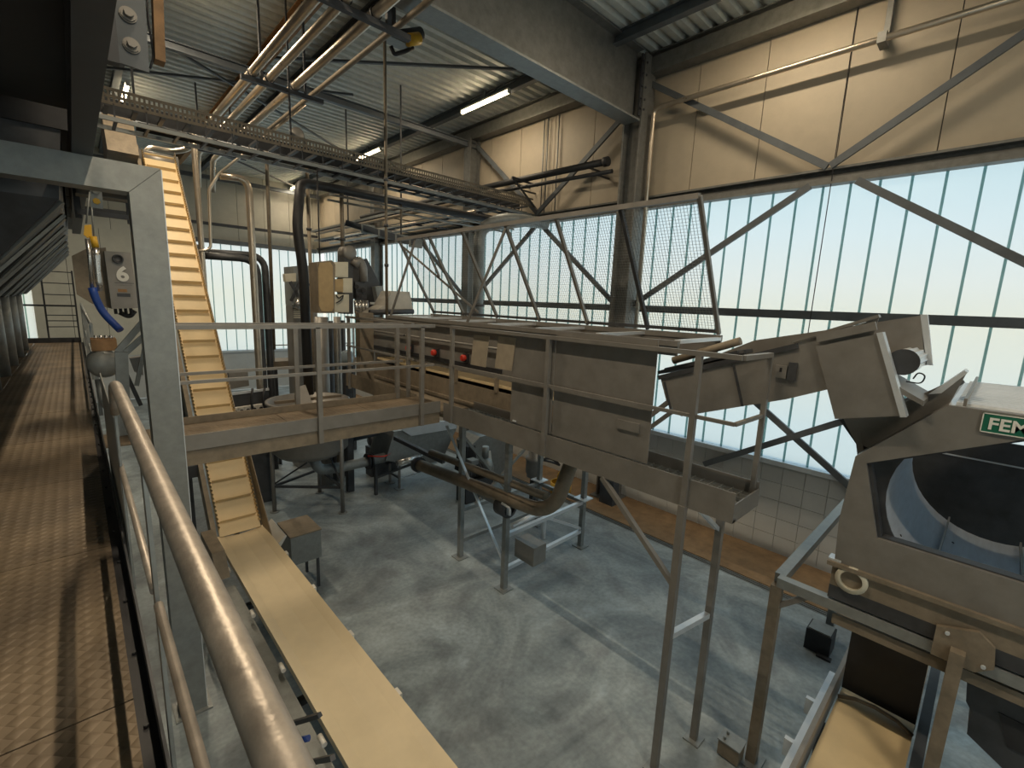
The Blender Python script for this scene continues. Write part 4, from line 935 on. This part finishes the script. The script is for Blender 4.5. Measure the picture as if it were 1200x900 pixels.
# trays along the window head
for i, (z, x, y0, y1, l) in enumerate(((8.15, 9.45, 12.0, 25.6, 'upper ladder tray running along the far window head'), (7.62, 9.3, 11.0, 24.5, 'lower ladder tray running along the far window head'))):
    t = thing('ladder_tray', l, 'cable tray', (x, y0, z), 'ladder trays at the far window head')
    MB().box((x - .2, y0, z), (x - .17, y1, z + .09)).box((x + .17, y0, z), (x + .2, y1, z + .09)).build('rails', 'galv', t)
    ru = box((x - .17, y0, z), (x + .17, y0 + .05, z + .03)).build('rung', 'darksteel', t)
    for k in range(1, int((y1 - y0) / .3)): share(ru, 'rung', t, (0, k * .3, 0))
    for k in range(4): bar((x, y0 + .6 + k * 3.6, z - .03), (10.19, y0 + .6 + k * 3.6, z - .03), .05).build('wall_bracket', 'darksteel', t)
    for k in range(3): tube([(x - .1 + k * .1, y0 + .1, z + .05), (x - .1 + k * .1, y1 - .1, z + .05)], .022, 6).build('cable', 'rubber', t)
for i, (x, z, y1, rr, m) in enumerate(((8.9, 7.35, 22, .05, 'galv'), (8.7, 7.5, 21, .04, 'pipe'), (9.05, 7.95, 24, .06, 'dusty'))):
    t = thing('service_pipe', ['grey service pipe along the far window head', 'polished service pipe along the far window head', 'brown service pipe along the far window head'][i], 'pipe', (x, 12, z), 'service pipes at the far window head')
    tube([(x, 11, z), (x, y1, z)], rr, 10).build('pipe', m, t)
    for k in range(3): bar((x, 13.3 + k * 3.0, z - rr), (9.97 if i != 2 else 10.19, 13.3 + k * 3.0, z - rr), .035).build('wall_bracket', 'darksteel', t)
gb = thing('grey_duct', 'flat grey blue duct with end clips above the far end of the mesh guard', 'duct', tuple(PX(445, 275, 7.2)))
a, b = PX(408, 263, 7.4), PX(486, 285, 7.4)
bar(PY(408, 262, 13.2), PY(487, 285, 11.6), .3, .16).build('duct', 'bluepipe', gb)
for t_ in (.3, .55, .8, 1): c = PY(408, 262, 13.2).lerp(PY(487, 285, 11.6), t_); box((c.x - .2, c.y - .03, c.z - .12), (c.x + .2, c.y + .03, c.z + .12)).build('clip', 'galv', gb)
c = PY(408, 262, 13.2); bar(c, (c.x, c.y, 9.95), .03).build('drop_rod', 'darksteel', gb)
c = PY(470, 280, 12.0); bar(c, (c.x, c.y, RZ - .02), .03).build('drop_rod', 'darksteel', gb)
td = thing('vent_duct', 'bent grey round duct rising behind the mesh guard and turning to the wall', 'duct', (9.2, 11, 5))
a = PX(560, 340, 8.2)
tube([(a.x, a.y, 0), (a.x, a.y, PX(560, 268, 8.2).z), (a.x + .4, a.y - .5, PX(572, 258, 8.2).z + .1), (9.9, a.y - .9, PX(572, 258, 8.2).z + .1)], .16, 16, .5).build('duct', 'galv', td)
for z in (2.2, 4.8): MB().lathe((a.x, a.y, z), [(.16, 0), (.2, 0), (.2, .06), (.16, .06)], 16).build('flange', 'darksteel', td)

# ================================================================ rods and poles over the machine
def pole(name, label, x, y, z0, z1, r, m, extra=None):
    t = thing(name, label, 'pole', (x, y, z0)); tube([(x, y, z0), (x, y, z1)], r, 10).build('tube', m, t)
    for z in (extra or []): MB().lathe((x, y, z), [(r, -.03), (r * 1.5, -.03), (r * 1.5, .03), (r, .03)], 10).build('coupling', 'darksteel', t)
    return t
p = PX(457, 374, 4.95); q = PX(455, 70, 4.95)
pole('drop_pole', 'slim brown pole dropping from the ceiling actuator to the sorting machine', 4.86, 9.1, 4.46, PY(457, 50, 9.1).z, .03, 'dusty', [5.6, 6.4, 7.3])
p = PX(366, 376, 4.6); t = pole('drop_pole', 'brown tube pole with round dial at its top beside the black hose', p.x, p.y, 0, PX(361, 170, 4.6).z, .045, 'dusty', [5.2, 6.6])
zt = PX(361, 170, 4.6).z
tube([(p.x, p.y, zt - .05), (p.x - .02, p.y, zt + .15), (p.x - .15, p.y, zt + .25)], .03, 8, .1).build('bent_top', 'black', t)
MB().lathe((p.x - .2, p.y - .03, zt + .22), [(0, 0), (.15, 0), (.17, .03), (.17, .06), (0, .06)], 20, 'y').build('dial', 'steel', t)
p = PY(376, 340, 9.9); pole('hanging_cable', 'thin black cable hanging beside the dial pole', p.x, p.y, p.z, 7.46, .014, 'rubber')
p = PY(402, 305, 10.66); t = pole('drop_pole', 'brown pole hooked over the conduits above the cream switch boxes', p.x, p.y, p.z, 7.2, .045, 'dusty', [6.2])
p = PY(470, 262, 10.66); pole('drop_pole', 'short pale pole hanging below the black hose', p.x, p.y, p.z, 7.2, .03, 'dusty')
# pipes at the back left of the hall
p0 = PY(229, 200, 12.6)
tag(tube([(2.3, 14.6, 8.85), (2.28, 13.4, 8.8), (2.26, 13.0, 8.3), (2.26, 13.0, 3.0), (2.26, 13.0, 0)], .06, 12, .3).build('riser_pipe', 'pipe'), 'polished riser pipe close beside the steep conveyor', 'pipe')
a = PY(245, 222, 12.0); b = PY(247, 292, 12.0)
tag(tube([(4.0, 11.0, 8.95), a + Vector((.2, 0, .35)), a, b, b + Vector((-.35, 0, -.1))], .03, 8, .1).build('riser_pipe', 'pipe'), 'thin polished pipe hooked down towards the steep conveyor', 'pipe')
a = PY(258, 206, 12.0); b = PY(291, 210, 12.0); c = PY(297, 460, 12.0)
tag(tube([a, b, Vector((b.x, 12.0, 3.0)), Vector((b.x, 12.0, .0))], .075, 14, .35).build('riser_pipe', 'pipe'), 'thick polished hoop pipe dropping between conveyor and black hose', 'pipe')
for i, (dx, l) in enumerate(((0, 'dark brown pipe bending down before the back wall window'), (.28, 'second dark brown pipe bending down just outside its twin'))):
    a = PY(233, 299 - i * 4, 13.4 + dx); b = PY(301 + i * 9, 304 - i * 4, 13.4 + dx)
    tag(tube([a, b, Vector((b.x, b.y, 2.6)), Vector((b.x, b.y, 0))], .085, 14, .4).build('bent_pipe', 'darksteel'), l, 'pipe', 'dark bent pipes before the back window')

# ================================================================ round tank and its pumps
tk = thing('round_tank', 'round open steel tank on three legs below the cross walkway', 'tank', (3.66, 10.5, 0))
cxy = (3.66, 10.5)
MB().lathe((*cxy, 0), [(.0, 1.22), (.35, 1.25), (.68, 1.36), (.82, 1.5), (.84, 2.55), (.88, 2.56), (.88, 2.60), (.82, 2.60), (.80, 1.6), (.5, 1.45), (0, 1.4)], 40).build('vessel', 'steel', tk)
MB().lathe((*cxy, 0), [(0, 2.3), (.81, 2.3)], 32).build('contents', 'ochre', tk)
for x, y in ((2.92, 10.8), (4.09, 9.81), (4.11, 11.25)):
    tube([(x, y, .02), (x, y, 2.2)], .045, 12).build('leg', 'steel', tk); MB().cyl((x, y, 0), (x, y, .02), .1, None, 14).build('foot', 'galv', tk)
L3 = [(2.92, 10.8), (4.09, 9.81), (4.11, 11.25)]
for i in range(3): a, b = L3[i], L3[(i + 1) % 3]; bar((*a, .62), (*b, .62), .05).build('tie_bar', 'darksteel', tk); bar((*a, .66), ((a[0] + b[0]) / 2, (a[1] + b[1]) / 2, 1.2), .035).build('strut', 'darksteel', tk)
MB().prism([(3.2, 10.0, 2.6), (3.55, 9.95, 2.6), (3.5, 10.2, 3.0), (3.3, 10.2, 2.95)], (0, .02, 0)).build('inlet_plate', 'steel', tk)
box((2.95, 10.47, 2.58), (4.4, 10.53, 2.64)).build('cross_beam', 'dusty', tk)
# discharge line from the tank to the pump
dp = thing('pump_line', 'grey steel suction pipe with black flanges running from the tank to the pump', 'pipe', (4.9, 10.3, 0))
tube([(3.7, 10.45, 1.22), (3.8, 10.4, .92), (4.3, 10.35, .9), (5.6, 10.25, .95)], .12, 18, .2).build('pipe', 'galv', dp)
for x, z in ((4.98, .92), (5.52, .945)):
    for d in (-.04, .04): MB().cyl((x + d - .02, 10.3, z), (x + d + .02, 10.3, z), .2, None, 20).build('flange', 'black', dp)
bar((5.15, 10.28, 0), (5.15, 10.28, .8), .07).build('support', 'darksteel', dp); bar((5.15, 10.28, .45), (6.1, 10.2, .62), .05).build('stay', 'darksteel', dp)
for k in range(2): tube([(4.85, 10.9, 1.35 + k * .22), (6.0, 10.8, 1.45 + k * .22)], .05, 10).build('small_pipe', 'pipe' if k else 'bluepipe', dp)
tube([(4.9, 10.2, 1.1), (5.4, 10.1, 1.0), (5.9, 10.2, 1.5)], .02, 8, .2).build('red_hose', 'red', dp)
def pump(x, y, z, s, label, rz=0):
    t = thing('pump', label, 'pump', (x, y, 0)); ax = 'y'
    mo_ = MB().lathe((x, y, z), [(0, -.28 * s), (.12 * s, -.28 * s), (.17 * s, -.22 * s), (.17 * s, .2 * s), (.1 * s, .28 * s), (0, .28 * s)], 18, 'x'); mo_ = mo_.build('motor', 'darksteel', t)
    for k in range(7): MB().lathe((x - .18 * s + k * .06 * s, y, z), [(.17 * s, 0), (.19 * s, 0), (.19 * s, .015), (.17 * s, .015)], 16, 'x').build('cooling_fin', 'darksteel', mo_)
    MB().lathe((x + .38 * s, y, z), [(0, -.1 * s), (.2 * s, -.1 * s), (.24 * s, -.05 * s), (.24 * s, .05 * s), (.2 * s, .1 * s), (0, .1 * s)], 20, 'x').build('volute', 'galv', t)
    tube([(x + .38 * s, y, z + .2 * s), (x + .38 * s, y, z + .5 * s)], .08 * s, 12).build('outlet', 'galv', t)
    box((x - .3 * s, y - .18 * s, .0), (x + .5 * s, y + .18 * s, z - .17 * s)).build('plinth', 'darksteel', t)
    box((x - .1 * s, y - .1 * s, z + .16 * s), (x + .1 * s, y + .1 * s, z + .27 * s)).build('terminal_box', 'galv', mo_)
    return t
sp = thing('screen_housing', 'sloping grey sheet housing on thin legs beyond the tank', 'housing', (6.5, 9.9, 0))
c = PZ(462, 573, 0)
MB().prism([PY(x, y, 10.1) for x, y in ((452, 540), (462, 506), (520, 496), (536, 500), (518, 540), (490, 545))], (0, .9, 0)).build('body', 'galv', sp)
MB().prism([PY(x, y, 10.05) for x, y in ((468, 502), (474, 498), (535, 492), (535, 502), (482, 511))], (0, .05, 0)).build('rim', 'alu', sp)
for x, y in ((457, 566), (468, 573)): c = PZ(x, y, 0); bar(c + Vector((0, 0, .02)), (c.x, c.y, 1.35), .05).build('leg', 'steel', sp); box((c.x - .1, c.y - .1, 0), (c.x + .1, c.y + .1, .02)).build('foot_plate', 'galv', sp)
c1, c2 = PZ(457, 566, 0), PZ(468, 573, 0); bar((c1.x, c1.y, .3), (c2.x, c2.y, .3), .04).build('tie_bar', 'darksteel', sp)
bar((c2.x, c2.y, .28), PZ(512, 554, .05) + Vector((0, 0, .2)), .03).build('tie_bar', 'alu', sp); bar((c2.x, c2.y, .6), PZ(512, 542, .4), .03).build('tie_bar', 'alu', sp)
bar(PY(463, 513, 9.6), PY(520, 541, 8.0), .1, .09).build('slanted_beam', 'darksteel', sp)
tube([PY(465, 543, 9.9), PY(494, 535, 9.9)], .08, 12).build('roller', 'bright', sp)
pump(5.9, 11.6, 1.0, 1.0, 'dark pump with finned motor behind the sloping housing')
pump(6.9, 8.6, .75, 1.1, 'large dark pump beside the grey cowl')
cowl = thing('pump_cowl', 'rounded grey steel cowl with white label below the machine walkway', 'cowl', tuple(PZ(575, 562, 0)))
c = PZ(578, 562, 0)
MB().prism([PY(x, y, c.y) for x, y in ((557, 556), (553, 522), (563, 512), (580, 508), (594, 520), (597, 545), (590, 558))], (0, .7, 0)).build('shell', 'galv', cowl)
MB().prism([PY(x, y, c.y - .01) for x, y in ((568, 530), (575, 528), (577, 544), (569, 547))], (0, .01, 0)).build('label', 'white', cowl)
MB().prism([PY(x, y, c.y - .02) for x, y in ((543, 555), (548, 524), (557, 522), (559, 550))], (0, .4, 0)).build('side_opening', 'black', cowl)
box((c.x - .4, c.y + .05, 0), (c.x + .35, c.y + .65, .25)).build('plinth', 'darksteel', cowl)
# vertical pump on the stand
vp = thing('vertical_pump', 'upright grey pump with black head on the far side of the pipe stand', 'pump', tuple(PZ(626, 572, .4)))
c = PY(626, 545, 7.2)
MB().lathe((c.x, 7.2, c.z), [(0, -.28), (.17, -.28), (.17, -.2), (.2, -.18), (.2, .12), (.22, .14), (.22, .2), (.15, .22), (.15, .34), (0, .34)], 20).build('body', 'steel', vp)
MB().lathe((c.x, 7.2, c.z), [(0, .34), (.12, .34), (.12, .44), (0, .44)], 14).build('head', 'black', vp); bar((c.x, 7.2, 0), (c.x, 7.2, c.z - .28), .12).build('column', 'darksteel', vp)
for k in range(3): tube([(c.x + .15, 7.1 + .1 * k, c.z + .1), (c.x + .5, 7.1, c.z + .2 - .1 * k), (c.x + .7, 7.0, c.z - .1)], .025, 8, .15).build('hose', 'rubber', vp)
tag(MB().lathe((9.0, 7.4, .5), [(.18, -.02), (.2, 0), (.18, .02), (.18, -.02)], 18, 'y').lathe((9.05, 7.5, .45), [(.14, -.02), (.16, 0), (.14, .02), (.14, -.02)], 18, 'y').lathe((9.0, 7.45, .3), [(.25, -.3), (.28, -.3), (.28, 0), (.25, 0)], 14).build('hose_coil', 'yellow'), 'yellow hose coil standing by the tiled wall behind the pipe stand', 'hose')
c = PZ(708, 582, 0); tag(MB().box((9.35, c.y - .5, 0), (9.6, c.y - .1, .85)).box((9.33, c.y - .52, .85), (9.62, c.y - .08, .88)).build('floor_cabinet', 'bluepipe'), 'dark blue grey cabinet standing at the foot of the tall column', 'cabinet')

# ================================================================ pipe stand below the walkway
st = thing('pipe_stand', 'steel stand of legs and cross beams carrying the bent brown pipe', 'stand', (6, 5.6, 0))
SL = [(5.02, 5.3), (7.22, 5.36), (5.05, 6.6), (7.22, 6.6)]
for i, (x, y) in enumerate(SL):
    bar((x, y, .02), (x, y, 2.72), .09).build('leg', 'galv', st); box((x - .12, y - .12, 0), (x + .12, y + .12, .02)).build('foot_plate', 'galv', st)
    if i % 2: box((x - .14, y - .14, 1.05), (x + .14, y + .14, 1.07)).build('collar_plate', 'alu', st)
for z in (.35, .98):
    bar((5.02, 5.33, z), (7.22, 5.36, z), .07).build('cross_beam', 'alu', st); bar((5.05, 6.6, z), (7.22, 6.6, z), .07).build('cross_beam', 'galv', st)
bar((5.02, 5.3, 1.5), (5.05, 6.6, 1.5), .07).build('cross_beam', 'galv', st); bar((7.22, 5.36, .98), (7.22, 6.6, .98), .07).build('cross_beam', 'galv', st)
bar((6.1, 5.35, .98), (7.2, 5.36, .4), .05).build('diagonal', 'alu', st); bar((5.1, 6.6, 2.4), (6.3, 6.6, 1.0), .05).build('diagonal', 'galv', st); bar((5.4, 6.6, 1.0), (7.2, 6.6, 2.2), .05).build('diagonal', 'galv', st)
bar((4.9, 6.9, 2.6), (5.02, 5.34, .5), .05, .02).build('flat_brace', 'alu', st)
tube([(5.3, 5.45, 1.02), (5.9, 5.45, 1.06), (6.15, 5.45, 1.0), (6.15, 5.45, .5)], .05, 10, .15).build('handle_pipe', 'alu', st)
bp_ = thing('bent_pipe', 'thick dark brown pipe bending upward on the pipe stand', 'pipe', (5.02, 6, 1))
Pp = [PX(492, 545, 4.95), PX(545, 565, 4.98), PX(632, 598, 5.02), PX(652, 590, 5.05), PX(672, 535, 5.3)]
tube([Pp[0], Pp[2] + Vector((0, .0, 0)), Pp[3], Pp[4]], .115, 18, .35).build('pipe', 'dusty', bp_)
tube([PX(505, 530, 5.1), PX(640, 582, 5.1)], .07, 12).build('side_pipe', 'dusty', bp_)
MB().cyl(Pp[0], Pp[0] + (Pp[0] - Pp[1]).normalized() * .1, .16, None, 18).build('end_flange', 'darksteel', bp_)
sdl = PX(592, 592, 5.02); MB().lathe((5.02, sdl.y, sdl.z - .02), [(.12, -.12), (.17, -.12), (.17, .12), (.12, .12)], 18, 'y').build('saddle', 'darksteel', bp_)
tube([(4.85, sdl.y - .1, sdl.z + .12), (4.85, sdl.y - .3, sdl.z + .1), (4.85, sdl.y - .3, sdl.z - .02)], .02, 8, .05).build('lifting_handle', 'alu', bp_)
tag(box((5.15, 4.75, .62), (5.45, 5.2, .95)).build('drain_box', 'steel'), 'small grey drain box hanging at the bend of the brown pipe', 'box')

# ================================================================ machines at the far end of the sorting machine
cbn = thing('cream_cabinet', 'tall cabinet with ochre rounded door above the far guardrail', 'cabinet', tuple(PY(380, 372, 8.9)))
Y9 = 8.9
MB().prism([PY(x, y, Y9) for x, y in ((371, 307), (389, 305), (393, 310), (392, 367), (374, 367))], (0, .4, 0)).build('body', 'dusty', cbn)
MB().prism([PY(x, y, Y9 - .02) for x, y in ((375, 308), (387, 307), (390, 312), (391, 360), (389, 365), (377, 365), (374, 358), (373, 314))], (0, .02, 0)).build('door', 'ochre', cbn)
box((4.2, Y9 + .1, 3.14), (4.5, Y9 + .3, PY(380, 366, Y9).z)).build('pedestal', 'dusty', cbn)
for i, (x0, y0, x1, y1, l) in enumerate(((390, 307, 408, 325, 'larger cream switch box beside the ochre cabinet door'), (402, 326, 413, 343, 'smaller cream switch box below the larger one'), (392, 327, 402, 342, 'ochre junction box between the cream switch boxes'), (392, 345, 409, 366, 'cream cable plate below the switch boxes'))):
    t = thing('switch_box', l, 'box', tuple(PY((x0 + x1) / 2, y1, Y9)), 'switch boxes at the far machine')
    MB().prism([PY(x, y, Y9 + .05) for x, y in ((x0, y0), (x1, y0), (x1, y1), (x0, y1))], (0, .3, 0)).build('body', 'ochre' if i == 2 else 'cream', t)
    MB().prism([PY(x, y, Y9 + .04) for x, y in ((x0 + 1, y0 + 1), (x1 - 1, y0 + 1), (x1 - 1, y1 - 1), (x0 + 1, y1 - 1))], (0, .012, 0)).build('lid', 'ochre' if i == 2 else 'cream', t)
tag(tube([PY(394, 346, Y9), PY(397, 350, Y9), PY(403, 345, Y9), PY(400, 352, Y9), PY(394, 355, Y9)], .012, 6, .05).build('looped_cable', 'black'), 'dark looped cable in front of the cream cable plate', 'cable')
el_ = thing('bucket_elevator', 'dark bucket elevator head with round hood behind the cream boxes', 'elevator', (5.4, 10.3, 4.4))
Ye = 10.3
MB().prism([PY(x, y, Ye) for x, y in ((404, 290), (412, 290), (414, 306), (414, 368), (404, 368))], (0, .4, 0)).build('casing', 'darksteel', el_)
MB().lathe(PY(410, 296, Ye), [(0, -.02), (.14, -.02), (.16, 0), (.16, .3), (0, .3)], 18, 'y').build('round_hood', 'steel', el_)
tube([PY(414, 312, Ye), PY(420, 304, Ye), PY(425, 312, Ye), PY(426, 330, Ye)], .1, 14, .2).build('elbow', 'steel', el_)
MB().prism([PY(x, y, Ye) for x, y in ((416, 330), (430, 332), (430, 350), (418, 350))], (0, .35, 0)).build('valve_body', 'darksteel', el_)
for k in range(4): MB().cyl(PY(417 + k * 4, 352, Ye - .02), PY(418 + k * 4, 367, Ye - .02), .05, None, 10).build('upright_tube', 'bright', el_)
for x, y in ((418, 336), (426, 340), (422, 346)): MB().cyl(PY(x, y, Ye - .02), PY(x, y, Ye - .1), .05, None, 10).build('valve_knob', 'black', el_)
gch = thing('feed_chute', 'tall grey wedge shaped feed chute behind the far end of the sorting machine', 'chute', (6, 10.4, 4.4))
MB().prism([PY(x, y, 10.9) for x, y in ((424, 305), (430, 303), (455, 352), (456, 366), (432, 364))], (0, .7, 0)).build('wedge', 'darksteel', gch)
MB().prism([PY(x, y, 10.7) for x, y in ((440, 336), (449, 335), (452, 358), (444, 360))], (0, .4, 0)).build('rounded_side', 'galv', gch)
box(PY(434, 354, 10.6), PY(444, 357, 10.62)).build('label', 'white', gch)
fb_ = thing('folded_tarpaulin', 'crumpled pale sheet lying on the far end of the sorting machine', 'sheet', tuple(PY(470, 368, 9.9)))
MB().prism([PY(x, y, 9.75) for x, y in ((434, 368), (450, 358), (459, 341), (480, 342), (484, 362), (485, 368))], (0, .5, 0)).build('sheet', 'tarp', fb_)
MB().tube([PY(433, 366, 9.7), PY(484, 365, 9.7)], .06, 10).build('rolled_edge', 'darksteel', fb_)
# machines and fittings left of the hose
lm = thing('rear_filter', 'pale ribbed filter unit with dark crossed straps before the back window', 'filter', tuple(PY(350, 372, 13.2)))
MB().prism([PY(x, y, 13.2) for x, y in ((344, 312), (356, 311), (370, 312), (371, 360), (346, 358))], (0, .8, 0)).build('body', 'galv', lm)
MB().prism([PY(x, y, 13.1) for x, y in ((334, 321), (347, 320), (347, 330), (335, 330))], (0, .2, 0)).build('gear_case', 'cream', lm)
bar(PY(340, 330, 13.1), PY(352, 352, 13.1), .08, .04, (0, 1, 0)).build('strap', 'darksteel', lm); bar(PY(352, 330, 13.1), PY(341, 353, 13.1), .08, .04, (0, 1, 0)).build('strap', 'darksteel', lm)
MB().cyl(PY(345, 353, 13.1), PY(352, 358, 13.1), .16, None, 14).build('roller', 'bright', lm)
for k in range(6): bar(PY(344, 360 + k * 2.4, 13.1), PY(356, 360 + k * 2.4, 13.1), .03).build('rib', 'cream', lm)
MB().box((PY(344, 372, 13.2).x, 13.2, 0), (PY(372, 372, 13.2).x, 13.8, PY(345, 358, 13.2).z)).build('plinth', 'steel', lm)
rc = thing('rear_casing', 'grey upright casing with rounded tubes behind the hose', 'casing', tuple(PY(385, 470, 11.6)))
for k, (x0, x1, m) in enumerate(((374, 385, 'steel'), (385, 390, 'darksteel'), (392, 396, 'dusty'), (398, 404, 'steel'), (405, 408, 'darksteel'))):
    tube([(PY(x0, 440, 11.6).x + .1, 11.6 + .1 * k, 0), (PY(x0, 440, 11.6).x + .1, 11.6 + .1 * k, 4.4 - .1 * (k % 3))], .16 if x1 - x0 > 8 else .09, 12).build('upright_tube', m, rc)
br_ = thing('blue_barrel', 'small blue grey barrel standing behind the cross walkway rail', 'barrel', tuple(PY(407, 428, 11.0)))
c = PY(407, 420, 10.9); MB().lathe((c.x, 10.9, c.z), [(0, -.18), (.13, -.18), (.14, 0), (.13, .16), (.06, .2), (0, .2)], 18).build('body', 'bluegrey', br_)
bar((c.x, 10.9, 0), (c.x, 10.9, c.z - .18), .16).build('stand', 'darksteel', br_)
# trough conveyor with valve row behind the steep conveyor
tc_ = thing('rear_trough', 'grey trough with a row of square valves behind the steep conveyor', 'trough', (3, 12, 0))
MB().prism([PY(x, y, 11.4) for x, y in ((270, 462), (315, 456), (315, 478), (272, 484))], (0, .05, 0)).build('front_plate', 'darksteel', tc_)
MB().prism([PY(x, y, 12.6) for x, y in ((262, 436), (290, 432), (292, 452), (266, 457))], (0, .05, 0)).build('rear_plate', 'steel', tc_)
bar(PY(270, 462, 11.38), PY(315, 456, 11.38), .05).build('rim', 'alu', tc_)
for k in range(5):
    c = PY(275 + k * 7.5, 482 - k * 1.1, 11.3)
    box((c.x - .07, 11.25, c.z - .08), (c.x + .07, 11.36, c.z + .08)).build('valve', 'plastic', tc_); MB().cyl((c.x, 11.25, c.z), (c.x, 11.22, c.z), .035, None, 10).build('valve_knob', 'black', tc_)
box((PY(270, 480, 11.4).x, 11.46, 0), (PY(316, 480, 11.4).x, 11.85, PY(290, 470, 11.4).z)).build('body', 'darksteel', tc_)
for i, (x, l) in enumerate(((296, 'black cable drooping over the rear trough'), (310, 'second black cable drooping over the rear trough'))):
    tag(tube([PY(x, 455, 11.2), PY(x - 2, 470, 11.15), PY(x + 1, 482, 11.15), PY(x - 1, 492, 11.2)], .025, 8, .1).build('drooping_cable', 'rubber'), l, 'cable', 'black cables at the rear trough')
rp = thing('rear_platform', 'raised rear platform with kick plates seen through the cross walkway rails', 'platform', (4.2, 14.5, 0))
a, b = PY(298, 432, 14.2), PY(360, 445, 14.2)
box((3.9, 13.9, 2.85), (6.4, 15.6, 2.93)).build('deck', 'dusty', rp); box((3.9, 13.86, 2.85), (6.4, 13.9, 3.05)).build('kick_plate', 'dusty', rp)
for x in (4.0, 6.3):
    for y in (14.0, 15.5): bar((x, y, 0), (x, y, 2.86), .08).build('leg', 'darksteel', rp)
guard('guardrail', 'thin tube guardrail on the rear platform', [(3.95, 13.95), (6.3, 13.95)], 4.0, [(3.95, 13.95), (5.1, 13.95), (6.3, 13.95)], [3.5], 2.95, r=.022, m='steel', pw=.045)
tag(MB().prism([PY(x, y, 10.2) for x, y in ((396, 478), (415, 474), (450, 494), (450, 502), (430, 500))], (0, .6, 0)).build('washing_hopper', 'bright'), 'bright pale steel hopper edge glimpsed between tank and machine walkway', 'hopper')
